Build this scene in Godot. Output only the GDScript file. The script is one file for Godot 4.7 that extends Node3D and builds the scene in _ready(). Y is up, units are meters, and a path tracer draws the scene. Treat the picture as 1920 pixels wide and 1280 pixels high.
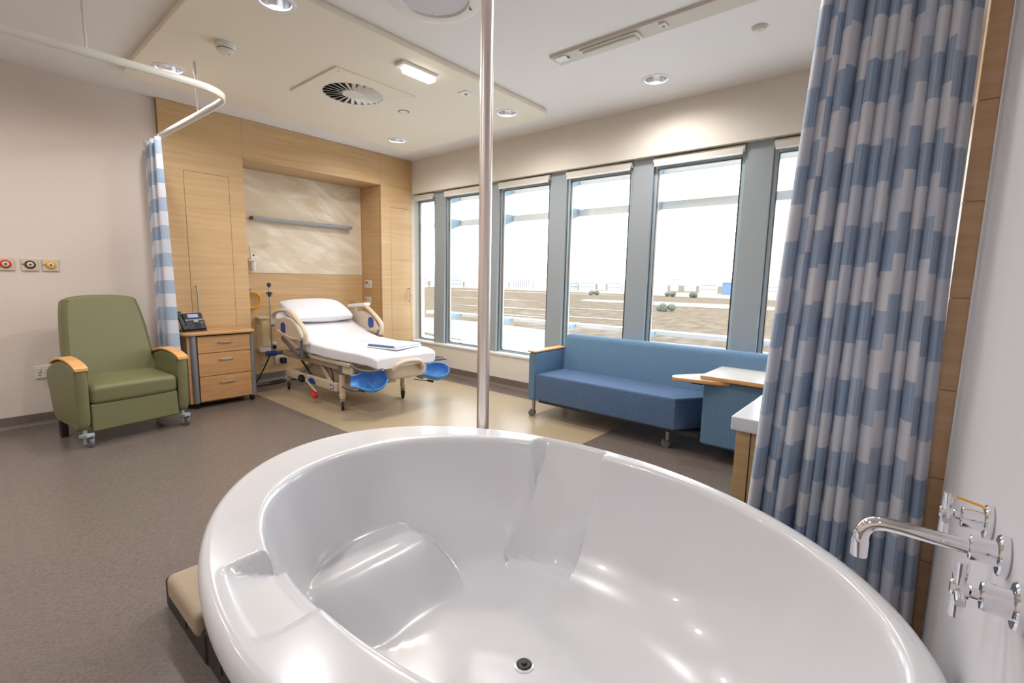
extends Node3D
# A birthing room: pool in front, bed in a wood-veneered niche, sofa under the windows.

# ---------------------------------------------------------------- mesh builder
class B:
	var v := PackedVector3Array()
	var n := PackedVector3Array()
	var uv := PackedVector2Array()
	var ix := PackedInt32Array()

	func add(p: PackedVector3Array, t: PackedInt32Array, xf := Transform3D(), uvs := PackedVector2Array(), closed := true) -> void:
		var q := PackedVector3Array()
		q.resize(p.size())
		for i in p.size():
			q[i] = xf * p[i]
		var vol := 0.0
		var c0 := q[0]
		var nn := PackedVector3Array()
		nn.resize(q.size())
		for k in range(0, t.size(), 3):
			var a := q[t[k]]
			var b := q[t[k + 1]]
			var c := q[t[k + 2]]
			var cr := (b - a).cross(c - a)
			vol += (a - c0).dot((b - c0).cross(c - c0))
			nn[t[k]] += cr
			nn[t[k + 1]] += cr
			nn[t[k + 2]] += cr
		var flip := vol < 0.0 if closed else xf.basis.determinant() < 0.0
		var base := v.size()
		v.append_array(q)
		for i in nn.size():
			var m := nn[i].normalized()
			n.append(-m if flip else m)
			uv.append(uvs[i] if i < uvs.size() else Vector2(p[i].x, p[i].y))
		for k in range(0, t.size(), 3):
			if flip:
				ix.append_array(PackedInt32Array([base + t[k], base + t[k + 1], base + t[k + 2]]))
			else:
				ix.append_array(PackedInt32Array([base + t[k], base + t[k + 2], base + t[k + 1]]))

	func mesh() -> ArrayMesh:
		var arr := []
		arr.resize(Mesh.ARRAY_MAX)
		arr[Mesh.ARRAY_VERTEX] = v
		arr[Mesh.ARRAY_NORMAL] = n
		arr[Mesh.ARRAY_TEX_UV] = uv
		arr[Mesh.ARRAY_INDEX] = ix
		var m := ArrayMesh.new()
		m.add_surface_from_arrays(Mesh.PRIMITIVE_TRIANGLES, arr)
		return m

	# sharp box between two corners
	func bx(a: Vector3, b: Vector3, xf := Transform3D()) -> B:
		var p := PackedVector3Array()
		var t := PackedInt32Array()
		var lo := Vector3(minf(a.x, b.x), minf(a.y, b.y), minf(a.z, b.z))
		var hi := Vector3(maxf(a.x, b.x), maxf(a.y, b.y), maxf(a.z, b.z))
		for ax in 3:
			for s in 2:
				var f: Vector3 = lo if s == 0 else hi
				var k := p.size()
				var u := (ax + 1) % 3
				var w := (ax + 2) % 3
				for c in [[0, 0], [1, 0], [1, 1], [0, 1]]:
					var q := Vector3()
					q[ax] = f[ax]
					q[u] = hi[u] if c[0] == 1 else lo[u]
					q[w] = hi[w] if c[1] == 1 else lo[w]
					p.append(q)
				if s == 1:
					t.append_array(PackedInt32Array([k, k + 1, k + 2, k, k + 2, k + 3]))
				else:
					t.append_array(PackedInt32Array([k, k + 2, k + 1, k, k + 3, k + 2]))
		add(p, t, xf)
		return self

	# rounded box; sub adds inner divisions, f bends the points
	func rb(size: Vector3, r: float, xf := Transform3D(), seg := 1, sub := 0, f = null) -> B:
		var h := size / 2.0
		r = minf(r, minf(h.x, minf(h.y, h.z)) * 0.98)
		var co := []
		for ax in 3:
			var l := []
			for k in seg + 1:
				l.append(-h[ax] + r - r * tan(PI / 4.0 * (seg - k) / seg))
			for k in sub:
				l.append(lerpf(-h[ax] + r, h[ax] - r, (k + 1.0) / (sub + 1.0)))
			for k in seg + 1:
				l.append(h[ax] - r + r * tan(PI / 4.0 * k / seg))
			co.append(l)
		var m: int = co[0].size()
		var at := {}
		var p := PackedVector3Array()
		var t := PackedInt32Array()
		for ax in 3:
			var u := (ax + 1) % 3
			var w := (ax + 2) % 3
			for s in 2:
				var fix := 0 if s == 0 else m - 1
				var id := []
				for i in m:
					for j in m:
						var g := Vector3i()
						g[ax] = fix
						g[u] = i
						g[w] = j
						if not at.has(g):
							var q := Vector3(co[0][g.x], co[1][g.y], co[2][g.z])
							var inn := q.clamp(-h + Vector3.ONE * r, h - Vector3.ONE * r)
							var d := q - inn
							if d.length() > 1e-7:
								q = inn + d.normalized() * r
							if f != null:
								q = f.call(q)
							at[g] = p.size()
							p.append(q)
						id.append(at[g])
				for i in m - 1:
					for j in m - 1:
						var a: int = id[i * m + j]
						var b: int = id[(i + 1) * m + j]
						var c: int = id[(i + 1) * m + j + 1]
						var e: int = id[i * m + j + 1]
						if s == 1:
							t.append_array(PackedInt32Array([a, b, c, a, c, e]))
						else:
							t.append_array(PackedInt32Array([a, c, b, a, e, c]))
		add(p, t, xf)
		return self

	# rounded box between two corners
	func rc(a: Vector3, b: Vector3, r: float, seg := 1) -> B:
		return rb((b - a).abs(), r, Transform3D(Basis(), (a + b) / 2.0), seg)

	func tube(path: PackedVector3Array, rad, sides := 10, squash := Vector2.ONE, xf := Transform3D()) -> B:
		var p := PackedVector3Array()
		var t := PackedInt32Array()
		var m := path.size()
		var side := Vector3()
		for i in m:
			var d := (path[mini(i + 1, m - 1)] - path[maxi(i - 1, 0)]).normalized()
			if i == 0:
				side = d.cross(Vector3.UP if absf(d.y) < 0.9 else Vector3.RIGHT).normalized()
			else:
				side = (side - d * side.dot(d)).normalized()
			var up := side.cross(d)
			var r: float = rad if (rad is float or rad is int) else rad[i]
			for k in sides:
				var a := TAU * k / sides
				p.append(path[i] + side * cos(a) * r * squash.x + up * sin(a) * r * squash.y)
		for i in m - 1:
			for k in sides:
				var a := i * sides + k
				var b := i * sides + (k + 1) % sides
				t.append_array(PackedInt32Array([a, b, b + sides, a, b + sides, a + sides]))
		for e in 2:
			var o := 0 if e == 0 else (m - 1) * sides
			var k0 := p.size()
			for k in sides:
				p.append(p[o + k])
			for k in range(1, sides - 1):
				t.append_array(PackedInt32Array([k0, k0 + k + 1, k0 + k] if e == 0 else [k0, k0 + k, k0 + k + 1]))
		add(p, t, xf)
		return self

	func bar(a: Vector3, b: Vector3, r: float, sides := 10) -> B:
		return tube(PackedVector3Array([a, b]), r, sides)

	# profile of (radius, height), turned about y; corners sharper than 35 degrees stay sharp
	func lathe(prof: Array, seg := 24, xf := Transform3D(), closed := true) -> B:
		var p := PackedVector3Array()
		var t := PackedInt32Array()
		var last := -1
		for i in prof.size() - 1:
			var d1: Vector2 = (prof[i + 1] - prof[i]).normalized()
			var fresh := true
			if i > 0:
				var d0: Vector2 = (prof[i] - prof[i - 1]).normalized()
				fresh = d0.dot(d1) < 0.82
			if fresh:
				last = p.size()
				for k in seg:
					var a := TAU * k / seg
					p.append(Vector3(prof[i].x * cos(a), prof[i].y, prof[i].x * sin(a)))
			var nxt := p.size()
			for k in seg:
				var a := TAU * k / seg
				p.append(Vector3(prof[i + 1].x * cos(a), prof[i + 1].y, prof[i + 1].x * sin(a)))
			for k in seg:
				var k2 := (k + 1) % seg
				t.append_array(PackedInt32Array([last + k, nxt + k, nxt + k2, last + k, nxt + k2, last + k2]))
			last = nxt
		add(p, t, xf, PackedVector2Array(), closed)
		return self

	func disc_rod(r: float, y0: float, y1: float, seg := 20, xf := Transform3D(), ch := 0.0) -> B:
		var c := minf(ch, minf(r, (y1 - y0) / 2.0) * 0.9)
		if c > 0.0:
			return lathe([Vector2(0, y0), Vector2(r - c, y0), Vector2(r, y0 + c), Vector2(r, y1 - c), Vector2(r - c, y1), Vector2(0, y1)], seg, xf)
		return lathe([Vector2(0, y0), Vector2(r, y0), Vector2(r, y1), Vector2(0, y1)], seg, xf)

	# outline in x,y pushed along z from 0 to d, edges chamfered
	func prism(outline: PackedVector2Array, d: float, xf := Transform3D(), ch := 0.0) -> B:
		var poly := outline.duplicate()
		if Geometry2D.is_polygon_clockwise(poly):
			poly.reverse()
		var m := poly.size()
		var inset := PackedVector2Array()
		var sharp := []
		for i in m:
			var d0 := (poly[i] - poly[(i + m - 1) % m]).normalized()
			var d1 := (poly[(i + 1) % m] - poly[i]).normalized()
			var nn := Vector2(d0.y, -d0.x) + Vector2(d1.y, -d1.x)
			var l := maxf(nn.length_squared(), 0.4)
			inset.append(poly[i] - nn * (2.0 * ch / l))
			sharp.append(d0.dot(d1) < 0.8)
		var p := PackedVector3Array()
		var t := PackedInt32Array()
		var lev := [[inset, 0.0], [poly, ch], [poly, d - ch], [inset, d]] if ch > 0.0 else [[poly, 0.0], [poly, d]]
		var first := []
		var second := []
		var w := 0
		for i in m:
			first.append(w)      # used by the edge that ends here
			if sharp[i]:
				w += 1
			second.append(w)     # used by the edge that starts here
			w += 1
		for L in lev:
			for i in m:
				var q := Vector3(L[0][i].x, L[0][i].y, L[1])
				p.append(q)
				if sharp[i]:
					p.append(q)
		for k in lev.size() - 1:
			for i in m:
				var j := (i + 1) % m
				var a: int = k * w + second[i]
				var b: int = k * w + first[j]
				t.append_array(PackedInt32Array([a, b, b + w, a, b + w, a + w]))
		var tri := Geometry2D.triangulate_polygon(inset)
		if tri.is_empty():
			tri = Geometry2D.triangulate_polygon(poly)
		for e in 2:
			var k0 := p.size()
			for i in m:
				p.append(Vector3(inset[i].x, inset[i].y, 0.0 if e == 0 else d))
			for k in range(0, tri.size(), 3):
				var a := tri[k]
				var b := tri[k + 1]
				var c := tri[k + 2]
				var ccw := (inset[b] - inset[a]).cross(inset[c] - inset[a]) > 0.0
				if ccw == (e == 1):
					t.append_array(PackedInt32Array([k0 + a, k0 + b, k0 + c]))
				else:
					t.append_array(PackedInt32Array([k0 + a, k0 + c, k0 + b]))
		add(p, t, xf)
		return self

	# rings of equal count, closed round; ends filled to their middle
	func loft(rings: Array, caps := true, xf := Transform3D()) -> B:
		var p := PackedVector3Array()
		var t := PackedInt32Array()
		var m: int = rings[0].size()
		for r in rings:
			p.append_array(r)
		for i in rings.size() - 1:
			for k in m:
				var a := i * m + k
				var b := i * m + (k + 1) % m
				t.append_array(PackedInt32Array([a, b, b + m, a, b + m, a + m]))
		if caps:
			for e in 2:
				var r: PackedVector3Array = rings[0] if e == 0 else rings[rings.size() - 1]
				var mid := Vector3()
				for q in r:
					mid += q / m
				var k0 := p.size()
				p.append_array(r)
				p.append(mid)
				for k in m:
					var k2 := (k + 1) % m
					t.append_array(PackedInt32Array([k0 + k2, k0 + k, k0 + m] if e == 0 else [k0 + k, k0 + k2, k0 + m]))
		add(p, t, xf)
		return self

	# a sheet f(u, v) with thickness th behind it
	func sheet(nu: int, nv: int, f: Callable, th: float, us := Vector2.ONE, xf := Transform3D()) -> B:
		var p := PackedVector3Array()
		var uvs := PackedVector2Array()
		var t := PackedInt32Array()
		var w := nu + 1
		var cnt := w * (nv + 1)
		for j in nv + 1:
			for i in w:
				p.append(f.call(float(i) / nu, float(j) / nv))
				uvs.append(Vector2(float(i) / nu, float(j) / nv) * us)
		for j in nv + 1:
			for i in w:
				var du := p[j * w + mini(i + 1, nu)] - p[j * w + maxi(i - 1, 0)]
				var dv := p[mini(j + 1, nv) * w + i] - p[maxi(j - 1, 0) * w + i]
				p.append(p[j * w + i] - du.cross(dv).normalized() * th)
				uvs.append(uvs[j * w + i])
		for j in nv:
			for i in nu:
				var a := j * w + i
				t.append_array(PackedInt32Array([a, a + 1, a + w + 1, a, a + w + 1, a + w]))
				a += cnt
				t.append_array(PackedInt32Array([a, a + w + 1, a + 1, a, a + w, a + w + 1]))
		var rim := []
		for i in nu:
			rim.append(i)
		for j in nv:
			rim.append(j * w + nu)
		for i in nu:
			rim.append(nv * w + nu - i)
		for j in nv:
			rim.append((nv - j) * w)
		for k in rim.size():
			var a: int = rim[k]
			var b: int = rim[(k + 1) % rim.size()]
			t.append_array(PackedInt32Array([b, a, a + cnt, b, a + cnt, b + cnt]))
		add(p, t, xf, uvs)
		return self


# ---------------------------------------------------------------- small helpers
var names := {}

func numbered(called: String) -> String:
	var k: int = names.get(called, 0)
	names[called] = k + 1
	return called if k == 0 else "%s_%03d" % [called, k]

func thing(called: String, label: String, category: String, at := Vector3.ZERO, turn := 0.0, group := "") -> Node3D:
	var o := Node3D.new()
	o.name = numbered(called)
	add_child(o, true)
	o.position = at
	o.rotation.y = turn
	o.set_meta("label", label)
	o.set_meta("category", category)
	if group:
		o.set_meta("group", group)
	return o

func part(called: String, b: B, m: Material, parent: Node3D, label := "") -> MeshInstance3D:
	var o := MeshInstance3D.new()
	o.name = called
	o.mesh = b.mesh()
	o.material_override = m
	o.cast_shadow = GeometryInstance3D.SHADOW_CASTING_SETTING_ON
	parent.add_child(o, true)
	if label:
		o.set_meta("label", label)
	return o

func solo(called: String, b: B, m: Material, label: String, category: String, group := "") -> MeshInstance3D:
	var o := part(numbered(called), b, m, self, label)
	o.set_meta("category", category)
	if group:
		o.set_meta("group", group)
	return o

func struct(called: String, b: B, m: Material, label := "", parent: Node3D = self) -> MeshInstance3D:
	var o := part(called, b, m, parent, label)
	o.set_meta("kind", "structure")
	return o

func copy_of(o: Node3D, called: String, label: String, at: Vector3, turn := 0.0) -> Node3D:
	var c: Node3D = o.duplicate()
	c.name = numbered(called)
	add_child(c, true)
	c.position = at
	c.rotation.y = turn
	c.set_meta("label", label)
	return c

func V(x: float, y: float, z: float) -> Vector3:
	return Vector3(x, y, z)

func T(x: float, y: float, z: float, rx := 0.0, ry := 0.0, rz := 0.0) -> Transform3D:
	return Transform3D(Basis.from_euler(Vector3(rx, ry, rz)), Vector3(x, y, z))

func P2(a: Array) -> PackedVector2Array:
	var r := PackedVector2Array()
	for k in range(0, a.size(), 2):
		r.append(Vector2(a[k], a[k + 1]))
	return r

func smooth(pts: Array, each := 6, closed := false) -> PackedVector3Array:
	var r := PackedVector3Array()
	var m := pts.size()
	for i in (m if closed else m - 1):
		var a: Vector3 = pts[(i - 1 + m) % m] if closed else pts[maxi(i - 1, 0)]
		var b: Vector3 = pts[i]
		var c: Vector3 = pts[(i + 1) % m]
		var d: Vector3 = pts[(i + 2) % m] if closed else pts[mini(i + 2, m - 1)]
		for k in each:
			r.append(b.cubic_interpolate(c, a, d, float(k) / each))
	if not closed:
		r.append(pts[m - 1])
	return r

func smooth2(pts: PackedVector2Array, each := 5) -> PackedVector2Array:
	var l := []
	for p in pts:
		l.append(Vector3(p.x, p.y, 0))
	var r := PackedVector2Array()
	for q in smooth(l, each, true):
		r.append(Vector2(q.x, q.y))
	return r

func round_rect(w: float, h: float, r: float, seg := 5) -> PackedVector2Array:
	var p := PackedVector2Array()
	for c in 4:
		var o := Vector2((w / 2 - r) * (1 if c in [0, 3] else -1), (h / 2 - r) * (1 if c < 2 else -1))
		for k in seg + 1:
			var a := PI / 2 * (c + float(k) / seg)
			p.append(o + Vector2(cos(a), sin(a)) * r)
	return p

# ---------------------------------------------------------------- materials
var M := {}

func mat(key: String, c: Color, rough := 0.5, metal := 0.0) -> StandardMaterial3D:
	var m := StandardMaterial3D.new()
	m.resource_name = key
	m.albedo_color = c
	m.roughness = rough
	m.metallic = metal
	M[key] = m
	return m

func noise_tex(freq: float, a: Color, b: Color, size := 512, oct := 4, kind := FastNoiseLite.TYPE_SIMPLEX_SMOOTH, sd := 1, mid := 0.5) -> NoiseTexture2D:
	var nz := FastNoiseLite.new()
	nz.seed = sd
	nz.noise_type = kind
	nz.frequency = freq
	nz.fractal_octaves = oct
	var t := NoiseTexture2D.new()
	t.width = size
	t.height = size
	t.seamless = true
	t.noise = nz
	var g := Gradient.new()
	g.set_color(0, a)
	g.set_color(1, b)
	g.add_point(mid, a.lerp(b, 0.5))
	t.color_ramp = g
	return t

func tri(m: StandardMaterial3D, tex: Texture2D, sc: Vector3, world := true) -> StandardMaterial3D:
	m.albedo_texture = tex
	m.uv1_triplanar = true
	m.uv1_world_triplanar = world
	m.uv1_triplanar_sharpness = 6.0
	m.uv1_scale = sc
	return m

func grain_image(w: int, h: int, base: Color, dark: Color, sd: int, amount := 1.0) -> ImageTexture:
	# veneer: long streaks along the picture's width, wraps in both directions
	var nz := FastNoiseLite.new()
	nz.seed = sd
	nz.frequency = 0.011
	nz.fractal_octaves = 4
	var data := PackedByteArray()
	data.resize(w * h * 3)
	var rng := RandomNumberGenerator.new()
	rng.seed = sd
	var pores := []
	for k in h:
		pores.append(rng.randf())
	for y in h:
		for x in w:
			var a := TAU * x / w
			var b := TAU * y / h
			var s := nz.get_noise_3d(cos(a) * 26.0, sin(a) * 26.0 + cos(b) * 190.0, sin(b) * 190.0)
			var f := nz.get_noise_3d(cos(a) * 60.0 + 400.0, sin(a) * 60.0 + cos(b) * 900.0, sin(b) * 900.0)
			var k := clampf(0.35 + s * 0.9 + f * 0.35 + (pores[y] - 0.5) * 0.12, 0.0, 1.0) * amount
			var c := base.lerp(dark, k)
			var o := (y * w + x) * 3
			data[o] = int(c.r * 255)
			data[o + 1] = int(c.g * 255)
			data[o + 2] = int(c.b * 255)
	return ImageTexture.create_from_image(Image.create_from_data(w, h, false, Image.FORMAT_RGB8, data))

func speckle_image(w: int, cols: Array, sd: int, streak: int) -> ImageTexture:
	# vinyl floor: fine flecks of a few tones, each fleck a short dash
	var rng := RandomNumberGenerator.new()
	rng.seed = sd
	var im := Image.create(w, w, false, Image.FORMAT_RGB8)
	im.fill(cols[0])
	for k in w * w / 9:
		var c: Color = cols[rng.randi() % cols.size()]
		var x := rng.randi() % w
		var y := rng.randi() % w
		var lx := 1 + rng.randi() % streak
		var ly := 1 + rng.randi() % 2
		im.fill_rect(Rect2i(x, y, lx, ly), c)
	return ImageTexture.create_from_image(im)

func curtain_image() -> ImageTexture:
	# woven blocks: pale satin patches and pin-striped blue ones in staggered rows
	var w := 768
	var h := 1024
	var rng := RandomNumberGenerator.new()
	rng.seed = 11
	var data := PackedByteArray()
	data.resize(w * h * 3)
	var cols := 20
	var cw := float(w) / cols
	var tint := []
	for c in cols:
		var l := []
		for r in 32:
			l.append(rng.randf())
		tint.append(l)
	var off := []
	for c in cols:
		off.append((c % 3) * 0.30 + rng.randf() * 0.55)
	var stripes := []
	for x in w:
		stripes.append(rng.randf())
	var pale := Color(0.89, 0.89, 0.92)
	var mid := Color(0.75, 0.795, 0.87)
	var deep := Color(0.58, 0.67, 0.785)
	for y in h:
		for x in w:
			var c := int(x / cw)
			var yy: float = y / 64.0 + off[c]
			var r := int(yy) % 16
			var q: Color
			var s: float = stripes[x]
			var tt: float = tint[c][r]
			if r % 2 == 0:
				q = pale.lerp(mid, 0.55 if tt > 0.66 else 0.06)
				q = q.lerp(mid, 0.10 * s)
			else:
				q = mid.lerp(deep, 0.25 + 0.75 * tt)
				q = q.lerp(pale if x % 5 < 2 else deep, 0.14 + 0.24 * s)
			var o := (y * w + x) * 3
			data[o] = int(q.r * 255)
			data[o + 1] = int(q.g * 255)
			data[o + 2] = int(q.b * 255)
	return ImageTexture.create_from_image(Image.create_from_data(w, h, false, Image.FORMAT_RGB8, data))

func mural_image() -> ImageTexture:
	# pale panel printed with soft long leaves
	var w := 640
	var h := 512
	var rng := RandomNumberGenerator.new()
	rng.seed = 5
	var f := PackedFloat32Array()
	f.resize(w * h)
	for k in 150:
		var cx := rng.randf() * w
		var cy := rng.randf() * h
		var ln := rng.randf_range(45, 120)
		var wd := rng.randf_range(9, 20)
		var a := rng.randf_range(0.25, 0.75) if rng.randf() < 0.8 else rng.randf_range(-0.9, 0.1)
		var s := rng.randf_range(-0.5, 0.9)
		var ca := cos(a)
		var sa := sin(a)
		for y in range(maxi(0, int(cy - ln)), mini(h, int(cy + ln))):
			for x in range(maxi(0, int(cx - ln)), mini(w, int(cx + ln))):
				var dx := x - cx
				var dy := y - cy
				var u := (dx * ca + dy * sa) / ln
				var t := (-dx * sa + dy * ca) / wd
				var g := u * u + absf(t) * (0.6 + u * u)
				if g < 1.0:
					f[y * w + x] += s * smoothstep(1.0, 0.55, g) * 0.5
	var data := PackedByteArray()
	data.resize(w * h * 3)
	var lo := Color(0.80, 0.72, 0.60)
	var hi := Color(0.945, 0.92, 0.86)
	for i in w * h:
		var c := lo.lerp(hi, clampf(0.42 + f[i] * 0.55, 0.0, 1.0))
		data[i * 3] = int(c.r * 255)
		data[i * 3 + 1] = int(c.g * 255)
		data[i * 3 + 2] = int(c.b * 255)
	return ImageTexture.create_from_image(Image.create_from_data(w, h, false, Image.FORMAT_RGB8, data))

func make_materials() -> void:
	mat("plaster", Color(0.865, 0.815, 0.77), 0.75)
	mat("plaster_window", Color(0.88, 0.855, 0.81), 0.7)
	mat("bath_wall", Color(0.83, 0.825, 0.845), 0.7)
	mat("ceiling_white", Color(0.915, 0.90, 0.885), 0.8)
	mat("raft_paint", Color(0.91, 0.875, 0.80), 0.7)
	mat("band_paint", Color(0.81, 0.785, 0.735), 0.7)
	tri(mat("floor_vinyl", Color.WHITE, 0.27), speckle_image(1024, [Color(0.45, 0.41, 0.385), Color(0.40, 0.365, 0.345), Color(0.50, 0.455, 0.43), Color(0.355, 0.325, 0.305), Color(0.475, 0.435, 0.41)], 3, 14), V(1.3, 1.3, 1.3))
	tri(mat("inlay_vinyl", Color.WHITE, 0.3), speckle_image(512, [Color(0.67, 0.60, 0.495), Color(0.655, 0.585, 0.48), Color(0.685, 0.615, 0.51)], 8, 6), V(1.5, 1.5, 1.5))
	tri(mat("skirting_vinyl", Color.WHITE, 0.4), speckle_image(512, [Color(0.45, 0.40, 0.375), Color(0.41, 0.365, 0.34), Color(0.49, 0.44, 0.41)], 4, 40), V(1.6, 1.6, 1.6))
	tri(mat("veneer", Color.WHITE, 0.42), grain_image(512, 512, Color(0.81, 0.68, 0.505), Color(0.755, 0.61, 0.425), 7), V(0.55, 1.1, 0.55))
	tri(mat("beech", Color.WHITE, 0.38), grain_image(512, 256, Color(0.79, 0.615, 0.43), Color(0.735, 0.545, 0.355), 9), V(1.1, 2.2, 1.1), false)
	mat("beech_dark", Color(0.36, 0.23, 0.14), 0.5)
	tri(mat("edge_maple", Color.WHITE, 0.4), grain_image(256, 256, Color(0.87, 0.66, 0.42), Color(0.80, 0.57, 0.33), 12), V(2, 4, 2), false)
	M.bath_wall.metallic_specular = 0.25
	M.inlay_vinyl.metallic_specular = 0.38
	tri(mat("tile_wood", Color.WHITE, 0.4), grain_image(256, 128, Color(0.84, 0.69, 0.53), Color(0.79, 0.62, 0.455), 19), V(1.2, 2.4, 1.2))
	mat("dark_gap", Color(0.10, 0.075, 0.06), 0.9)
	mat("joint_pale", Color(0.90, 0.83, 0.70), 0.5)
	var mu := mat("mural", Color.WHITE, 0.45)
	mu.albedo_texture = mural_image()
	mat("mullion", Color(0.60, 0.635, 0.655), 0.45)
	mat("mullion_dark", Color(0.23, 0.25, 0.27), 0.5)
	mat("sash", Color(0.66, 0.735, 0.77), 0.35)
	mat("bronze", Color(0.34, 0.25, 0.17), 0.4, 0.3)
	mat("sill_white", Color(0.90, 0.90, 0.90), 0.35)
	mat("blind_white", Color(0.84, 0.82, 0.78), 0.8)
	var gl := mat("pane_glass", Color(0.6, 0.65, 0.65, 0.01), 0.02)
	gl.transparency = BaseMaterial3D.TRANSPARENCY_ALPHA
	mat("fin_metal", Color(0.86, 0.85, 0.83), 0.5)
	mat("bracket_metal", Color(0.50, 0.58, 0.62), 0.5)
	mat("chrome", Color(0.93, 0.93, 0.95), 0.06, 1.0)
	mat("steel", Color(0.95, 0.915, 0.89), 0.32, 1.0)
	mat("brushed", Color(0.66, 0.66, 0.66), 0.35, 0.9)
	mat("grey_metal", Color(0.56, 0.57, 0.59), 0.4, 0.5)
	mat("white_plastic", Color(0.87, 0.86, 0.83), 0.4)
	mat("cream_plastic", Color(0.83, 0.77, 0.69), 0.4)
	mat("bed_beige", Color(0.80, 0.735, 0.65), 0.4)
	mat("bed_beige_dark", Color(0.66, 0.59, 0.50), 0.45)
	mat("grey_plastic", Color(0.40, 0.40, 0.41), 0.45)
	mat("dark_plastic", Color(0.15, 0.145, 0.15), 0.4)
	mat("black", Color(0.05, 0.05, 0.055), 0.45)
	mat("phone_black", Color(0.10, 0.10, 0.105), 0.4)
	mat("tyre", Color(0.12, 0.12, 0.12), 0.6)
	mat("caster_grey", Color(0.62, 0.65, 0.66), 0.4)
	mat("blue_plastic", Color(0.31, 0.56, 0.84), 0.42)
	mat("blue_deep", Color(0.10, 0.24, 0.55), 0.4)
	mat("red_plastic", Color(0.80, 0.15, 0.05), 0.4)
	mat("green_black", Color(0.06, 0.11, 0.08), 0.4)
	mat("yellow_tube", Color(0.95, 0.66, 0.02), 0.35)
	mat("acrylic", Color(0.95, 0.93, 0.88, 0.22), 0.1).transparency = BaseMaterial3D.TRANSPARENCY_ALPHA
	var li := mat("linen", Color(0.87, 0.865, 0.885), 0.85)
	li.rim_enabled = true
	li.rim = 0.2
	mat("gown", Color(0.78, 0.83, 0.90), 0.85)
	mat("gown_blue", Color(0.35, 0.48, 0.66), 0.85)
	tri(mat("green_vinyl", Color.WHITE, 0.48), noise_tex(0.12, Color(0.425, 0.42, 0.285), Color(0.47, 0.465, 0.32), 256, 3), V(4, 4, 4), false)
	var heather := noise_tex(0.35, Color(0.28, 0.41, 0.53), Color(0.43, 0.56, 0.67), 512, 2, FastNoiseLite.TYPE_VALUE, 4)
	tri(mat("sofa_blue", Color.WHITE, 0.8), heather, V(2.2, 2.2, 2.2), false)
	var denim := noise_tex(0.35, Color(0.22, 0.31, 0.45), Color(0.41, 0.51, 0.64), 512, 2, FastNoiseLite.TYPE_VALUE, 6)
	tri(mat("sofa_denim", Color.WHITE, 0.85), denim, V(2.0, 2.6, 2.0), false)
	mat("laminate", Color(0.86, 0.84, 0.80), 0.25)
	mat("worktop", Color(0.86, 0.86, 0.88), 0.18)
	var cu := mat("curtain", Color.WHITE, 0.75)
	cu.albedo_texture = curtain_image()
	cu.backlight_enabled = true
	cu.backlight = Color(0.32, 0.33, 0.35)
	cu.rim_enabled = true
	cu.rim = 0.15
	var tu := mat("acrylic_white", Color(0.86, 0.86, 0.875), 0.2)
	tu.clearcoat_enabled = true
	tu.clearcoat = 0.35
	tu.clearcoat_roughness = 0.03
	tri(mat("plinth_dark", Color.WHITE, 0.55), speckle_image(256, [Color(0.17, 0.15, 0.145), Color(0.22, 0.19, 0.18), Color(0.12, 0.105, 0.10)], 6, 2), V(3, 3, 3))
	tri(mat("tread_beige", Color.WHITE, 0.6), speckle_image(256, [Color(0.66, 0.59, 0.50), Color(0.62, 0.55, 0.46), Color(0.70, 0.63, 0.54)], 16, 2), V(3, 3, 3))
	mat("screen", Color(0.62, 0.66, 0.85), 0.3)
	mat("reflector", Color(0.88, 0.88, 0.90), 0.18, 0.85)
	mat("lamp_white", Color(0.9, 0.9, 0.9), 0.5)
	var gw := mat("tube_glow", Color(1, 1, 1), 0.5)
	gw.emission_enabled = true
	gw.emission = Color(1, 0.97, 0.92)
	gw.emission_energy_multiplier = 3.0
	var bg := mat("bulb_glow", Color(1, 1, 1), 0.5)
	bg.emission_enabled = true
	bg.emission = Color(1, 0.97, 0.93)
	bg.emission_energy_multiplier = 0.6
	tri(mat("sand", Color.WHITE, 0.95), noise_tex(0.02, Color(0.345, 0.295, 0.235), Color(0.47, 0.425, 0.37), 1024, 6), V(0.006, 0.006, 0.02))
	tri(mat("salt", Color.WHITE, 0.9), noise_tex(0.03, Color(0.42, 0.38, 0.33), Color(0.62, 0.595, 0.565), 512, 5), V(0.02, 0.02, 0.05))  # also colours the broad far flat that imitates haze
	mat("water", Color(0.50, 0.505, 0.51), 0.6)
	mat("bounce_pale", Color(0.80, 0.79, 0.775), 0.9)  # tone of the added slab that bounces daylight indoors
	for k in ["sand", "salt", "water", "bounce_pale"]:
		M[k].metallic_specular = 0.0
	mat("far_wall", Color(0.80, 0.795, 0.79), 0.9)  # distant haze is mixed into the far building tones
	mat("far_wall_grey", Color(0.66, 0.67, 0.685), 0.9)
	mat("far_wall_blue", Color(0.36, 0.46, 0.56), 0.9)
	mat("far_dark", Color(0.52, 0.54, 0.565), 0.9)
	mat("far_green", Color(0.33, 0.35, 0.295), 0.95)

# ---------------------------------------------------------------- the scene
const XW := 3.985     # window wall, room face
const ZB := -5.13     # veneered wall, front
const ZL := -5.177    # plastered part of the same wall
const ZN := -5.582    # back of the bed niche
const HC := 2.708     # ceiling
const HS := 0.093     # skirting
const SILL := 0.38
const HEAD := 2.295

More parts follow.
